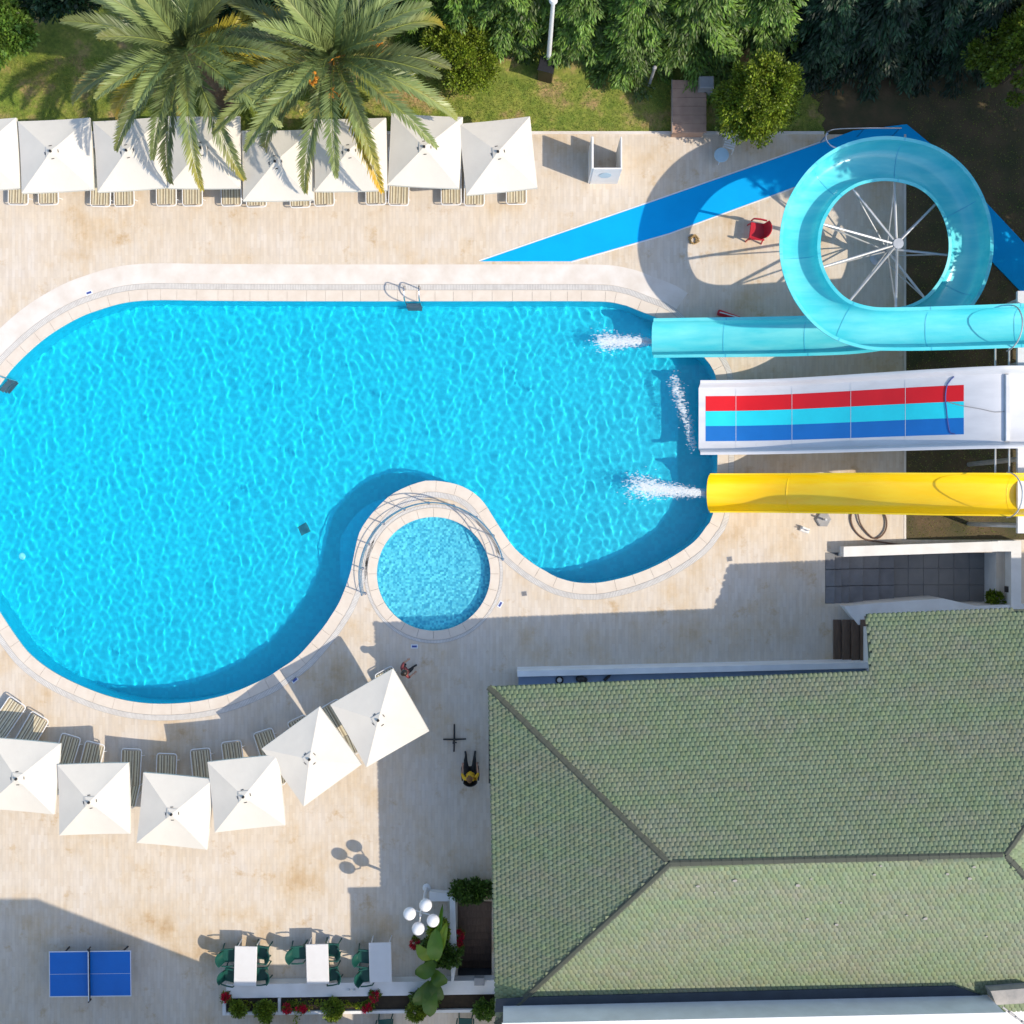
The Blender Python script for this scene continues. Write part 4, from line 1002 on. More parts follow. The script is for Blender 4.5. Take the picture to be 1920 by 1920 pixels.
for (px, py, k, lab) in [(1520, 75, 1, 'just east of the round shrub'), (1610, 70, 0, 'above the bend of the blue walkway'), (1710, 65, 1, 'above the top of the turquoise loop'), (1800, 70, 0, 'in the shade at the north-east corner'), (1560, 10, 0, 'at the back east of the round shrub'), (1670, 5, 1, 'at the back above the turquoise loop'), (1770, 8, 0, 'at the back of the north-east corner')]:
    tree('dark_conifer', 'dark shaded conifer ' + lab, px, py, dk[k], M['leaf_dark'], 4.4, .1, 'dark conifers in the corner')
# shrubs
tree('round_shrub', 'round yellow-green leafy shrub beside the pump house', 1398, 228, bush_crown(1.3, 1.1, 1.75, .25, 210, 190, .10, .40, 1.6, .27), M['leaf_bush'], 2.6, .07, None, .9, 'shrub')
tree('round_shrub', 'yellow-green leafy bush between the eastern palm and the lawn', 866, 125, bush_crown(.95, 1.15, .8, .15, 95, 170, .09, .5, 1.6, .24), M['leaf_bush'], 1.0, .05, None, .6, 'shrub')
tree('leafy_tree', 'leafy tree at the north-east corner of the frame', 1880, 150, bush_crown(1.7, 1.9, 1.9, .8, 130, 150, .14, .45, 1.3), M['leaf_bush'], 3.2, .12, None, 1.4)
tree('leafy_tree', 'dark green leafy bush at the north-west corner', 20, 75, bush_crown(1.5, 1.0, 1.2, .3, 120, 150, .14, .5, 1.5), M['leaf_conifer'], 2.0, .08, None, 1.0)
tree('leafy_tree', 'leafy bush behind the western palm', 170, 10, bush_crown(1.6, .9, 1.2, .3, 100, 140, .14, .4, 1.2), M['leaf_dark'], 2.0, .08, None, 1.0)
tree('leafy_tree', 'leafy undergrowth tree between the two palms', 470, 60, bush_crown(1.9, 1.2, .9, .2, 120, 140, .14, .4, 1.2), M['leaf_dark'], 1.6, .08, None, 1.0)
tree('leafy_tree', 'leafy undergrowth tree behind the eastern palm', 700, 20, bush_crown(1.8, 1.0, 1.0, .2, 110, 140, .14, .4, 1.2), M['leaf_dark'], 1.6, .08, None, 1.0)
# trees east of the frame that shade the slide bed
big = bush_crown(2.6, 2.6, 2.0, 3.0, 170, 150, .2, .45, 1.3, .5); tall = bush_crown(2.7, 2.7, 2.3, 6.6, 190, 150, .2, .45, 1.3, .5)
for (px, py, cr_, h_, lab) in [(2075, 392, tall, 9, 'standing tallest'), (2070, 455, bush_crown(2.2, 2.2, 1.9, 5.6, 120, 140, .2, .45, 1.3, .5), 7.5, 'in the middle of the clump'), (2110, 400, big, 6, 'at the back of the clump'), (2110, 290, big, 5.5, 'at the north-east corner'), (2095, 585, big, 5.5, 'beside the start platform')]:
    tree('shade_tree', 'broad shade tree east of the slides, ' + lab, px, py, cr_, M['leaf_conifer'], h_, .18, 'shade trees east of the slides', 2.0)

# palms
def palm(label, px, py, zc, seed, fruits):
    rg = np.random.default_rng(seed); q = P(px, py, zc); t = thing('date_palm', label, 'palm tree', (q.x, q.y, -.05), 0, 'date palms')
    mb = MB(); n = 14
    mb.tube([(0, 0, zc * i / n) for i in range(n + 1)], [.34 - .06 * (i % 2) * (1) + .05 * (i > n - 3) for i in range(n + 1)], 12).build('trunk', M['trunk'], t)
    nf = 36
    for f in range(nf):
        tier = f / nf; az = f * 2.39996 + rg.normal() * .12
        L = 4.55 * (.80 + .22 * rg.random()) * (.45 + .55 * min(1, .25 + tier * 1.5)); el0 = R(70 - 72 * tier + rg.normal() * 6); droop = .28 + .55 * tier + .15 * rg.random()
        m_ = 16; pts = []; p = np.array((0, 0, zc - .1 + .15 * (1 - tier))); e = el0
        for i in range(m_ + 1):
            pts.append(p.copy()); p = p + np.array((math.cos(az) * math.cos(e), math.sin(az) * math.cos(e), math.sin(e))) * L / m_; e -= droop * 2.0 / m_ * (.5 + i / m_)
        pts = np.array(pts); pv = [Vector(a) for a in pts]
        yel = 1 if (tier > .8 and rg.random() < .4) else 0
        parts = []; k = 80
        s = np.linspace(.07, .995, k); idx = s * m_; i0 = np.minimum(idx.astype(int), m_ - 1); fr = (idx - i0)[:, None]
        c = pts[i0] * (1 - fr) + pts[i0 + 1] * fr; tg = pts[i0 + 1] - pts[i0]; tg /= np.linalg.norm(tg, axis=1, keepdims=True)
        sd_ = np.cross(tg, np.array((0, 0, 1.))); sd_ /= np.linalg.norm(sd_, axis=1, keepdims=True); up = np.cross(sd_, tg)
        ll = (.56 * np.sin(np.pi * np.clip(s * .86 + .12, 0, 1)) ** .8 + .06)
        base_g = rg.uniform(.55, 1.6)
        for sgn in (-1, 1):
            dd = tg * (.85 + .6 * s[:, None]) + sd_ * sgn * .72 + up * (.48 - .1 * tier) + rg.normal(size=(k, 3)) * .07
            tipc = np.clip((s - .55) / .45, 0, 1)[:, None] * (1 if tier > .6 else .25) * (1.0 if rg.random() < .5 else .4)
            col = np.ones((k, 3)) * np.array((.95, 1, .95)) * base_g * rg.uniform(.8, 1.2, (k, 1)); col = col * (1 - tipc) + np.array((2.2, 1.45, .5)) * tipc
            if yel: col = col * np.array((1.9, 1.25, .4))
            parts.append(leaves(c, dd, up + rg.normal(size=(k, 3)) * .2, ll * rg.uniform(.85, 1.1, k), np.full(k, .055), col))
        V, F, cc = cat_leaves(parts)
        # rachis strip
        rs = np.concatenate([pts - .012 * np.array((-math.sin(az), math.cos(az), 0)), pts + .012 * np.array((-math.sin(az), math.cos(az), 0))]); nn = m_ + 1
        Fr = np.array([(i, i + 1, nn + i + 1, nn + i) for i in range(m_)]) + len(V)
        V = np.concatenate([V, rs]); F = np.concatenate([F, Fr]); cc = np.concatenate([cc, np.tile(np.array((1.7, 1.6, .9)), (len(rs), 1))])
        link('frond', fast_mesh('frond', V, F, cc, M['leaf_palm']), t)
    for (fx, fy) in fruits:
        g = P(fx, fy, zc - .25) - Vector((q.x, q.y, 0)); mb = MB()
        for _ in range(26): mb.ball((g.x + rg.normal() * .09, g.y + rg.normal() * .09, g.z + .25 + rg.normal() * .08 + .3), .055, 6)
        mb.tube([(0, 0, zc), (g.x * .6, g.y * .6, zc + .2), (g.x, g.y, g.z + .25)], .018, 5); mb.build('date_cluster', M['fruit'], t, True)
palm('western date palm with long feathery fronds over the parasols', 350, 92, 4.3, 5, [])
palm('eastern date palm with orange date clusters', 625, 108, 4.3, 9, [(631, 188), (712, 98), (590, 160)])

# grass blades on the lawn (sunny part), thinner in the beds
def grass_patch(n, poly, label):
    poly = np.array(poly); x0, y0 = poly.min(0); x1, y1 = poly.max(0)
    X = RNG.uniform(x0, x1, n); Y = RNG.uniform(y0, y1, n); ok = inside(poly, X, Y); X = X[ok]; Y = Y[ok]; k = len(X)
    C_ = np.stack([X, Y, np.full(k, -.05)], 1); D_ = RNG.normal(size=(k, 3)) * .6; D_[:, 2] = 1
    L = RNG.uniform(.03, .085, k); g = .75 + .5 * np.sin(X * 1.3 + 2 * np.sin(Y * 1.7)) * .5; col = cols(k, .6, 1.35) * np.stack([1.15 - .25 * g, g * .3 + .8, np.ones(k)], 1)
    V, F, c = leaves(C_, D_, rdir(k), L, np.full(k, .016), col)
    o = link('grass', fast_mesh('grass', V, F, c, M['grass'])); kind(o, 'stuff', label)
grass_patch(52000, [P(0, 251)[:2], P(1545, 251)[:2], P(1545, 140)[:2], P(880, 150)[:2], P(0, 95)[:2], P(-40, 251)[:2]], 'short lawn grass behind the parasols')
grass_patch(5500, [P(1700, 1008)[:2], P(1925, 1008)[:2], P(1925, 640)[:2], P(1700, 640)[:2]], 'thin grass under the slides')
grass_patch(4500, [P(1700, 600)[:2], P(1930, 600)[:2], P(1930, 170)[:2], P(1700, 170)[:2]], 'thin grass in the shaded bed by the loop')

# hedge, banana plant, flowers
def plant(name, label, cat, px, py, z, crown, m, group=None):
    q = P(px, py, z); t = thing(name, label, cat, (q.x, q.y, z), RNG.random() * 6, group); V, F, c = crown; link('foliage', fast_mesh('foliage', V, F, c, m), t); return t
hq = plant('low_hedge', 'dark clipped hedge at the head of the timber steps', 'hedge', 886, 1664, 0, bush_crown(.62, .28, .35, 0, 60, 90, .10, .35, 1.1, .18), M['leaf_conifer']); hq.rotation_euler = (0, 0, 0)
for i, (px, py, r, lab) in enumerate([(500, 1889, .30, 'near the planter divider'), (627, 1886, .33, 'at the middle of the planter'), (911, 1884, .33, 'at the building end of the planter'), (782, 1890, .28, 'below the banana plant'), (450, 1884, .2, 'at the first end of the planter')]):
    plant('small_shrub', 'small round green shrub ' + lab, 'shrub', px, py, .3, bush_crown(r, r * .9, .22, 0, 34, 80, .075, .5, 1.4, .13), M['leaf_bush'] if i != 2 else M['leaf_conifer'], 'planter shrubs')
for i, (px, py, lab) in enumerate([(425, 1866, 'at the corner of the terrace wall'), (567, 1886, 'by the planter divider'), (540, 1887, 'just past the planter divider'), (703, 1864, 'leaning on the terrace wall'), (858, 1770, 'beside the stair parapet'), (861, 1752, 'higher up the stair parapet'), (778, 1768, 'under the banana leaves'), (690, 1885, 'between the shrub and the banana plant')]):
    z = .35; q = P(px, py, z); t = thing('flowering_plant', 'red flowering plant ' + lab, 'flower', (q.x, q.y, z - .15 if i > 3 and i < 7 else z - .05), 0, 'red flowers')
    V, F, c = bush_crown(.16, .16, .13, 0, 16, 40, .06, .5, 1.3, .08); link('foliage', fast_mesh('foliage', V, F, c, M['leaf_bush']), t)
    V, F, c = bush_crown(.14, .14, .12, .10, 12, 34, .055, .6, 1.3, .06); kind(link('petals', fast_mesh('petals', V, F, c, M['petal']), t), 'stuff')
def vine(px0, py0, px1, py1, n, lab):
    pts = [P(px0 + (px1 - px0) * s + RNG.normal() * 3, py0 + (py1 - py0) * s + RNG.normal() * 3, .36) for s in np.linspace(0, 1, n)]; c = np.array([tuple(p) for p in pts]); c = np.repeat(c, 14, 0) + RNG.normal(size=(n * 14, 3)) * .05
    k = len(c); V, F, cc = leaves(c - c.mean(0), RNG.normal(size=(k, 3)) + np.array((0, 0, .4)), rdir(k), RNG.uniform(.06, .12, k), RNG.uniform(.03, .06, k), cols(k, .6, 1.8) * np.array((1.3, 1.1, .6)))
    o = link('trailing_vine', fast_mesh('trailing_vine', V, F, cc, M['leaf_bush'])); o.location = c.mean(0); tag(o, lab, 'vine')
vine(552, 1878, 556, 1918, 9, 'yellow-green vine hanging over the planter edge'); vine(640, 1882, 690, 1886, 14, 'yellow-green creeper along the sunny end of the planter'); vine(455, 1884, 480, 1886, 8, 'yellow-green creeper at the first end of the planter'); vine(562, 1884, 610, 1884, 8, 'yellow-green creeper beside the red flowers')
bb = P(812, 1800); bn = thing('banana_plant', 'tall broad-leaved banana plant between the lamp and the steps', 'plant', bb)
MB().tube([(0, 0, 0), (.05, .02, .6), (.02, .08, 1.3)], [.09, .07, .04], 8).build('stem', M['leaf_banana'], bn, True)
for (px, py, z, qx, qy, qz, w_, g_) in [(815, 1800, 1.3, 818, 1740, 1.7, .26, 1.3), (812, 1795, 1.2, 780, 1772, 1.4, .2, 1.6), (815, 1800, 1.3, 838, 1728, 1.6, .16, 2.1), (815, 1805, 1.2, 778, 1828, 1.2, .26, .8), (812, 1820, 1.1, 838, 1845, 1.1, .24, .8), (808, 1840, .9, 775, 1885, .9, .24, .7), (808, 1845, .9, 806, 1908, .9, .26, .9), (812, 1835, .9, 828, 1878, .8, .22, .7), (818, 1780, 1.3, 830, 1695, 1.5, .09, 1.2), (815, 1800, 1.2, 828, 1745, 1.3, .16, 2.2), (812, 1790, .8, 806, 1815, .9, .2, .6)]:
    a, b = P(px, py, z) - bb, P(qx, qy, qz) - bb; d = b - a; sd_ = d.cross(Vector((0, 0, 1))).normalized(); n = 8; mb = MB()
    for i in range(n + 1):
        s_ = i / n; c = a.lerp(b, s_) + Vector((0, 0, .25 * math.sin(math.pi * s_) - .1 * s_)); ww = w_ * math.sin(math.pi * min(1, .08 + s_ * .92)) ** .6 * (1 if i < n else .05)
        for u_ in (-1, -.5, 0, .5, 1): mb.v.append(tuple(c + sd_ * ww * u_ + Vector((0, 0, .06 * abs(u_) + .02 * math.sin(i * 2 + u_ * 3)))))
    for i in range(n):
        for j in range(4): q_ = i * 5 + j; mb.f.append((q_, q_ + 1, q_ + 6, q_ + 5))
    me = mb.mesh('leaf', True); at = me.attributes.new('Col', 'FLOAT_COLOR', 'POINT'); c4 = np.ones((len(me.vertices), 4), np.float32); c4[:, :3] = np.array((g_ * (1 if g_ < 1.5 else 1.5), g_, g_ * .8)); at.data.foreach_set('color', c4.ravel())
    link('leaf', me, bn, M['leaf_banana'])
plant('dark_shrub', 'dark leafy shrub behind the banana plant and the lamp', 'shrub', 828, 1772, 0, bush_crown(.36, .62, .45, .05, 70, 110, .10, .35, 1.2, .17), M['leaf_conifer'])
plant('dark_shrub', 'low dark shrub at the foot of the banana plant', 'shrub', 800, 1862, .1, bush_crown(.42, .32, .3, 0, 44, 100, .10, .35, 1.2, .15), M['leaf_conifer'])
plant('variegated_plant', 'yellow-green plant leaning beside the lamp globes', 'plant', 826, 1735, .5, bush_crown(.26, .22, .35, 0, 26, 60, .14, .6, 1.7, .14), M['leaf_bush'])
plant('corner_plant', 'small leafy plant in the corner of the stone stairs', 'plant', 1856, 1124, -.6, bush_crown(.25, .2, .4, 0, 24, 50, .12, .5, 1.4, .12), M['leaf_bush'])

# ---------------------------------------------------------------- small things on the lawn side
q = P(1027, 130); t = thing('lamp_pole', 'tall white lamp pole standing at the conifer edge', 'lamp post', (q.x, q.y, -.05))
MB().tube([(0, 0, 0), (0, 0, 4.9)], [.085, .06], 12).build('pole', M['white'], t, True); MB().lathe([(.14, 0), (.14, .06), (.09, .1)], seg=12).build('base', M['concrete'], t); MB().lathe([(.05, 0), (.13, .12), (.11, .25), (.02, .3)], (0, 0, 4.9), 14).build('lamp_head', M['white'], t, True)
q = P(1028, 122, .9); t = thing('electrical_cabinet', 'black electrical cabinet beside the white lamp pole', 'cabinet', (q.x - .05, q.y - .0, -.05), R(-14))
MB().cbox(-.24, -.2, 0, .24, .2, .95, .03).build('body', M['black'], t); MB().cbox(-.27, -.24, .95, .27, .24, 1.0, .02).build('lid', M['black'], t)
q = P(1217, 160); t = thing('garden_post', 'short grey post on the shaded grass', 'post', (q.x, q.y, -.05)); MB().tube([(0, 0, 0), (0, 0, 1.5)], .05, 10).build('shaft', M['grey_box'], t, True); MB().lathe([(.07, 0), (.07, .06), (.03, .1)], (0, 0, 1.5), 10).build('cap', M['grey_box'], t)
q = P(1293, 198, .7); t = thing('pump_house', 'low pink boarded pump house at the lawn edge', 'shed', (q.x, q.y, -.05))
MB().box(-.52, -.82, 0, .52, .82, .66).build('body', M['wood2'], t)
for k in range(6): MB().cbox(-.57, -.88 + k * .294, .66, .57, -.88 + (k + 1) * .294 - .006, .70 + .002 * (k % 2), .006).build('board', M['wood2'], t)
MB().box(-.585, -.9, .60, -.572, .9, .71).build('edge_trim', M['grey_box'], t)
q = P(1326, 152, 1.1); t = thing('meter_box', 'grey metal meter box between the pump house and the shrub', 'box', (q.x, q.y, -.05)); MB().cbox(-.24, -.2, .2, .24, .2, 1.1, .03).build('body', M['grey_box'], t); MB().box(-.2, -.16, 0, .2, .16, .2).build('plinth', M['concrete'], t); MB().box(-.02, -.225, .55, .06, -.2, .7).build('latch', M['black'], t)
# changing cubicle
ct = P(1138, 286, 1.6); t = thing('changing_cubicle', 'open-topped white changing cubicle at the lawn edge', 'cubicle', (ct.x, ct.y, 0)); w_, d_ = .47, .52
MB().cbox(-w_ - .035, -d_, .0, -w_ + .035, d_, 1.62, .008).build('panel', M['white'], t); MB().cbox(-w_ + .036, -d_ - .02, 0, w_ - .026, -d_ + .03, 1.60, .008).build('panel', M['white'], t); MB().cbox(w_ - .025, -d_ - .02, 0, w_ + .025, d_, 1.60, .008).build('panel', M['white'], t)
em = MB().lathe([(.17, 0), (.17, .006)], (0, 0, 0), 18).build('emblem', M['pale_blue'], t)
em.matrix_local = Matrix.Translation((0, -d_ - .026, .95)) @ Matrix.Rotation(R(90), 4, 'X') @ Matrix.Diagonal((1.2, 1.6, 1, 1))
# round plastic table and slatted chair
q = P(1353, 290, .5); t = thing('round_table', 'small round pale blue plastic table at the edge of the loop shadow', 'table', (q.x, q.y, 0))
MB().lathe([(.24, .46), (.25, .48), (.24, .50)], seg=28).build('top', M['pale_blue'], t, True)
for a in (0.4, 2.5, 4.6): MB().tube([(.08 * math.cos(a), .08 * math.sin(a), .46), (.18 * math.cos(a), .18 * math.sin(a), 0)], .02, 6).build('leg', M['white'], t)
q = P(1370, 266, .5); t = thing('slatted_chair', 'white slatted plastic chair beside the round pale blue table', 'chair', (q.x, q.y, 0), R(-105))
for k in range(5): MB().cbox(-.2 + k * .085, -.19, .40, -.2 + k * .085 + .06, .19, .425, .006).build('seat_slat', M['white'], t)
for k in range(5): MB().tube([(-.21, -.16 + k * .08, .42), (-.30, -.17 + k * .085, .82)], .02, 6).build('back_slat', M['white'], t, True)
for sx in (-.19, .18):
    for sy in (-.17, .17): MB().tube([(sx, sy, .40), (sx * 1.15, sy * 1.1, 0)], .02, 6).build('leg', M['white'], t)
# steel handrail at the walkway bend
q = P(1600, 243); t = thing('handrail', 'looped steel handrail at the bend of the blue walkway', 'handrail', q)
pts = [P(1690, 240, .85), P(1620, 240, .9), P(1560, 243, .9), P(1548, 256, .9), P(1556, 272, .85), P(1575, 280, .8)]
MB().tube([Vector(p) for p in catmull([tuple(p - q) for p in pts], False, .1)], .028, 8).build('top_rail', M['steel'], t, True)
for (px, py) in ((1688, 240), (1622, 240), (1552, 250), (1574, 280)): p = P(px, py, .83) - q; MB().tube([(p.x, p.y, -.05), (p.x, p.y, .83)], .024, 8).build('post', M['steel'], t, True)
# red plastic chair, red float, rope
q = P(1420, 434, .4); t = dup(cp); tag(t, 'red plastic chair inside the shadow of the loop', 'chair'); t.name = 'red_armchair'; t.location = (q.x, q.y, 0); t.rotation_euler = (0, 0, R(172)); t.scale = (1.1, 1.2, 1.05)
if 'group' in t: del t['group']
for ch in t.children:
    ch.data = ch.data.copy(); ch.data.materials.clear(); ch.data.materials.append(M['red_plastic'])
q = P(1372, 594, .1); t = thing('rescue_float', 'red rescue float lying half under the turquoise slide', 'float', (q.x, q.y, 0), R(-18))
MB().tube([(-.5, 0, .1), (-.46, 0, .1), (-.1, 0, .1), (.5, 0, .1)], [.09, .11, .10, .09], 10).build('body', M['red_plastic'], t, True); MB().tube([(-.45, .0, .205), (0, .02, .206), (.45, .03, .2)], .02, 6).build('strap', M['white'], t)
q = P(1300, 450); mb = MB()
for k in range(5): mb.tube([(RNG.normal() * .03 + (.13 + .02 * (k % 2)) * math.cos(a + k) * (1 + .2 * math.sin(2 * a + k)), RNG.normal() * .0 + (.10 + .015 * k) * math.sin(a + k), .02 + .018 * k) for a in np.linspace(0, 6.0, 14)], .02, 5)
tag(mb.build('rope_coil', M['rope'], None, True, q), 'tangled tan rope on the deck inside the loop shadow', 'rope')
# hose, parasol base, tap pipe below the yellow slide
hs = [(1690, 1022), (1650, 1016), (1620, 1010), (1600, 990), (1596, 965), (1612, 945), (1640, 948), (1660, 968), (1660, 995), (1640, 1010), (1615, 985), (1607, 955)]
tag(MB().tube([Vector(p) for p in catmull([tuple(P(a, b, .03 + .015 * i / 4)) for i, (a, b) in enumerate(hs)], False, .08)], .028, 6).build('garden_hose', M['hose'], None, True), 'brown hose coiled on the deck below the yellow slide', 'hose')
q = P(1543, 974); t = thing('hexagonal_stand', 'grey hexagonal parasol base below the yellow slide', 'base', q); MB().lathe([(.27, 0), (.27, .06), (.23, .09)], seg=6).build('slab', M['grey_box'], t); MB().tube([(0, 0, .09), (0, 0, .4)], .035, 10).build('socket', M['galv'], t, True)
q = P(1508, 993); t = thing('foot_tap', 'small white foot-wash tap on the deck below the yellow slide', 'tap', q, R(-20)); MB().cbox(-.16, -.09, 0, .16, .09, .10, .02).build('block', M['white'], t); MB().tube([(.1, 0, .1), (.1, 0, .3), (.02, -.02, .34), (-.05, -.03, .28)], .018, 6).build('spout', M['steel'], t, True); MB().tube([(-.1, .05, .1), (-.1, .05, .2)], .03, 6).build('valve', M['white'], t)
# black cross stand
q = P(852, 1386); t = thing('cross_stand', 'black cross-footed stand on the shaded deck', 'stand', q)
for a, l in ((2, .40), (90, .52), (180, .38), (268, .42)): MB().tube([(.03 * math.cos(R(a)), .03 * math.sin(R(a)), .05), (l * math.cos(R(a)), l * math.sin(R(a)), .025)], [.032, .024], 6).build('foot', M['black'], t)
MB().tube([(0, 0, .03), (0, 0, .62)], .035, 10).build('tube', M['black'], t, True); MB().tube([(.035, 0, .55), (.11, 0, .55)], .02, 6).build('clamp_knob', M['black'], t)
# depth markers and drain covers
for i, (px, py, a, lab) in enumerate([(167, 549, 20, 'by the north-west curve'), (938, 1133, 60, 'east of the paddling pool'), (777, 1212, 0, 'south of the paddling pool'), (553, 1275, 40, 'near the curved parasol row')]):
    t = thing('depth_marker', 'small blue depth marker tile ' + lab, 'marker', P(px, py) + Vector((0, 0, .006)), R(a), 'depth markers'); MB().cbox(-.12, -.07, 0, .12, .07, .008, .002).build('tile', M['line'], t); MB().box(-.085, -.035, .0075, .085, .035, .010).build('mark', M['marker'], t)
for (px, py, lab) in [(1163, 1112, 'south of the pool by the grate'), (983, 1113, 'between the two pools'), (1368, 1048, 'near the corner of the roof shadow')]:
    t = thing('drain_cover', 'small square drain cover ' + lab, 'drain', P(px, py) + Vector((0, 0, .004)), R(8), 'deck drain covers'); MB().cbox(-.09, -.08, 0, .09, .08, .008, .002).build('cover', M['grey_box'], t)
    for k in range(4): MB().box(-.07, -.06 + k * .033, .0075, .07, -.045 + k * .033, .0095).build('slot', M['black'], t)
# wheel of spare tube and planks behind counter, small black pole by west eave
q = P(917, 1400, 1.4); tag(MB().tube([(0, -.9, 0), (0, .9, 0)], .04, 8).build('shutter_roll', M['black'], None, True, (q.x + .05, q.y, 2.6)), 'black rolled shutter tucked under the west eave', 'shutter')

# ---------------------------------------------------------------- people
def person(name, label, loc, rotz, J, edges, tags, mats, hair_m, head, extras=None):
    """J: joint -> (x,y,z,r); edges with body-region tags; body is one skinned mesh"""
    keys = list(J); me = bpy.data.meshes.new('skeleton'); me.from_pydata([J[k][:3] for k in keys], [(keys.index(a), keys.index(b)) for a, b, _ in edges], [])
    o = bpy.data.objects.new('skeleton', me); COL.objects.link(o)
    sm = o.modifiers.new('skin', 'SKIN'); sm.use_smooth_shade = True
    sv = me.skin_vertices[0].data
    for i, k in enumerate(keys): sv[i].radius = (J[k][3], J[k][3]); sv[i].use_root = (k == 'pelvis')
    o.modifiers.new('sub', 'SUBSURF').levels = 1
    o.modifiers['sub'].render_levels = 1
    dg = bpy.context.evaluated_depsgraph_get(); dg.update(); ev = o.evaluated_get(dg); bm_ = bpy.data.meshes.new_from_object(ev)
    bpy.data.objects.remove(o)
    bm_.materials.clear()
    for m in mats: bm_.materials.append(m)
    segs = [(Vector(J[a][:3]), Vector(J[b][:3]), g) for a, b, g in edges]
    for p in bm_.polygons:
        best = 1e9; g = 0; c = p.center
        for a, b, gg in segs:
            d = b - a; s_ = max(0, min(1, (c - a).dot(d) / (d.length_squared + 1e-9))); q_ = (c - (a + d * s_)).length
            if q_ < best: best = q_; g = gg
        p.material_index = g; p.use_smooth = True
    root = thing(name, label, 'person', loc, rotz); link('body', bm_, root)
    hx, hy, hz_, hr = head
    hm = MB(); n0 = 0
    hm.ball((hx - .012, hy, hz_ + .025), hr * 1.09, 14, 1.08); hm.ball((hx - .07, hy, hz_ - .03), hr * .85, 10, 1.3); hm.build('hair', hair_m, root, True)
    MB().add([(hx + hr * .95, hy - .014, hz_ - .02), (hx + hr * .95, hy + .014, hz_ - .02), (hx + hr * 1.22, hy, hz_ - .025), (hx + hr * .98, hy, hz_ + .03)], [(0, 2, 3), (2, 1, 3), (0, 1, 2), (0, 3, 1)]).build('nose', mats[0], root)
    for s_ in (-1, 1):
        MB().ball((hx + hr * .92, hy + s_ * .033, hz_ + .012), .012, 8).build('eye', M['black'], root); MB().ball((hx, hy + s_ * hr * .98, hz_ - .01), .026, 8, 1.3).build('ear', mats[0], root)
    MB().box(hx + hr * .93, hy - .022, hz_ - .062, hx + hr * 1.0, hy + .022, hz_ - .05).build('mouth', M['cloth_red'], root)
    return root
def hand(J, E, side, wrist, d, up, out):
    w = Vector(wrist); d = Vector(d).normalized(); out = Vector(out).normalized(); n = d.cross(out)
    pk = side + 'palm'; pc = w + d * .055; J[pk] = (*pc, .026); E.append((side + 'wrist', pk, 0))
    for i, (o_, l) in enumerate(((-.026, .070), (-.009, .080), (.009, .076), (.026, .060))):
        a = pc + d * .04 + out * o_; b = a + d * l * .5 + n * .008; c = b + d * l * .45 + n * .022
        for k_, p_ in (('a', a), ('b', b), ('c', c)): J[side + 'f%d%s' % (i, k_)] = (*p_, .0085)
        E += [(pk, side + 'f%da' % i, 0), (side + 'f%da' % i, side + 'f%db' % i, 0), (side + 'f%db' % i, side + 'f%dc' % i, 0)]
    a = w + d * .03 - out * .035; b = a + d * .04 - out * .018 + n * .012; J[side + 'ta'] = (*a, .011); J[side + 'tb'] = (*b, .0095); E += [(pk, side + 'ta', 0), (side + 'ta', side + 'tb', 0)]
# standing person beside the last lounger, facing +x locally
J = dict(pelvis=(0, 0, .88, .13), belly=(.01, 0, 1.02, .12), chest=(.02, 0, 1.20, .135), neckb=(.015, 0, 1.36, .06), neck=(.03, 0, 1.42, .05), head=(.05, 0, 1.53, .098), crown=(.045, 0, 1.60, .085))
E = [('pelvis', 'belly', 1), ('belly', 'chest', 1), ('chest', 'neckb', 1), ('neckb', 'neck', 0), ('neck', 'head', 0), ('head', 'crown', 0)]
for s_, n_ in ((1, 'l'), (-1, 'r')):
    fwd = .10 * s_
    J.update({n_ + 'sh': (.01, .17 * s_, 1.32, .062), n_ + 'el': (.06 + fwd * .6, .25 * s_, 1.07, .043), n_ + 'wrist': (.20 + fwd * .5, .24 * s_, .90, .027), n_ + 'hip': (0, .09 * s_, .84, .095), n_ + 'kn': (.06 - fwd, .10 * s_, .47, .062), n_ + 'an': (.0 - fwd * 1.4, .10 * s_, .09, .04), n_ + 'toe': (.16 - fwd * 1.4, .12 * s_, .035, .036)})
    E += [('neckb', n_ + 'sh', 1), (n_ + 'sh', n_ + 'el', 1), (n_ + 'el', n_ + 'wrist', 0), ('pelvis', n_ + 'hip', 2), (n_ + 'hip', n_ + 'kn', 2), (n_ + 'kn', n_ + 'an', 2), (n_ + 'an', n_ + 'toe', 3)]
    wv = Vector(J[n_ + 'wrist'][:3]); hand(J, E, n_, wv, (.6, 0, -.8), (0, 0, 1), (0, s_ * -1, 0))
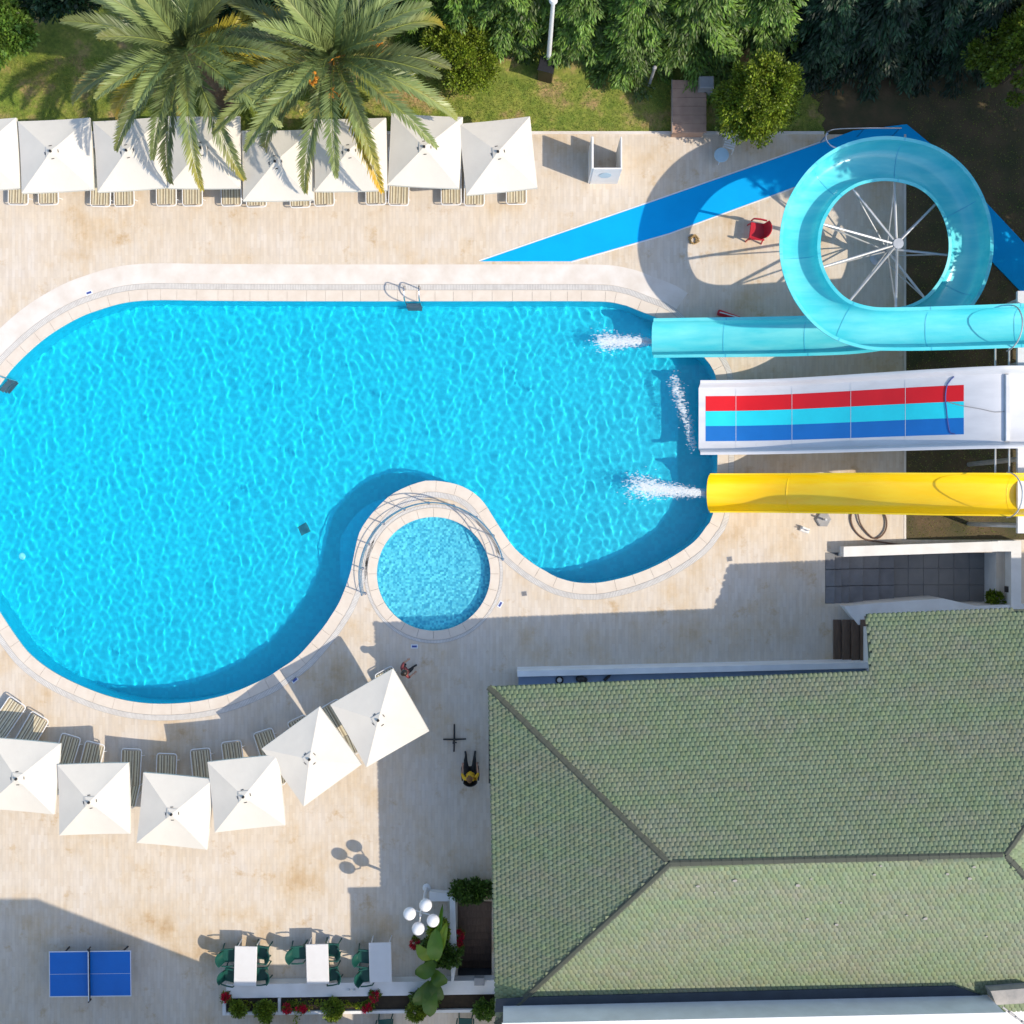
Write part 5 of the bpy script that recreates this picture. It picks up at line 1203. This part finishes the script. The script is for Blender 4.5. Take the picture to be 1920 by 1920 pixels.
q = P(765, 1250); person('person', 'person in a maroon top and black trousers standing by the last lounger', q, R(35), J, E, None, [M['skin'], M['cloth_red'], M['cloth_black'], M['black']], M['hair'], (.05, 0, 1.54, .10))
# seated person in a yellow top in a black chair, facing the pool (+x locally)
J = dict(pelvis=(-.05, 0, .50, .135), belly=(-.09, 0, .66, .13), chest=(-.11, 0, .86, .145), neckb=(-.10, 0, 1.02, .06), neck=(-.08, 0, 1.08, .05), head=(-.05, 0, 1.19, .098), crown=(-.055, 0, 1.26, .085))
E = [('pelvis', 'belly', 1), ('belly', 'chest', 1), ('chest', 'neckb', 1), ('neckb', 'neck', 0), ('neck', 'head', 0), ('head', 'crown', 0)]
for s_, n_ in ((1, 'l'), (-1, 'r')):
    J.update({n_ + 'sh': (-.11, .18 * s_, .97, .066), n_ + 'el': (.0, .27 * s_, .74, .046), n_ + 'wrist': (.20, .24 * s_, .69, .028), n_ + 'hip': (-.02, .10 * s_, .50, .10), n_ + 'kn': (.40, .15 * s_, .50, .068), n_ + 'an': (.46, .15 * s_, .09, .042), n_ + 'toe': (.62, .17 * s_, .04, .038)})
    E += [('neckb', n_ + 'sh', 1), (n_ + 'sh', n_ + 'el', 1), (n_ + 'el', n_ + 'wrist', 0), ('pelvis', n_ + 'hip', 2), (n_ + 'hip', n_ + 'kn', 2), (n_ + 'kn', n_ + 'an', 2), (n_ + 'an', n_ + 'toe', 3)]
    hand(J, E, n_, J[n_ + 'wrist'][:3], (1, 0, -.15), (0, 0, 1), (0, -s_, 0))
q = P(883, 1441); person('person', 'person in a yellow top and black trousers sitting in a black chair', q, R(92), J, E, None, [M['skin'], M['cloth_yellow'], M['cloth_black'], M['black']], M['hair2'], (-.05, 0, 1.20, .10))
t = dup(cp); t.name = 'black_armchair'; tag(t, 'black plastic armchair under the person in the yellow top', 'chair'); t.location = (q.x, q.y - .06, -.0); t.rotation_euler = (0, 0, R(92))
if 'group' in t: del t['group']
for ch in t.children:
    ch.data = ch.data.copy(); ch.data.materials.clear(); ch.data.materials.append(M['black'])
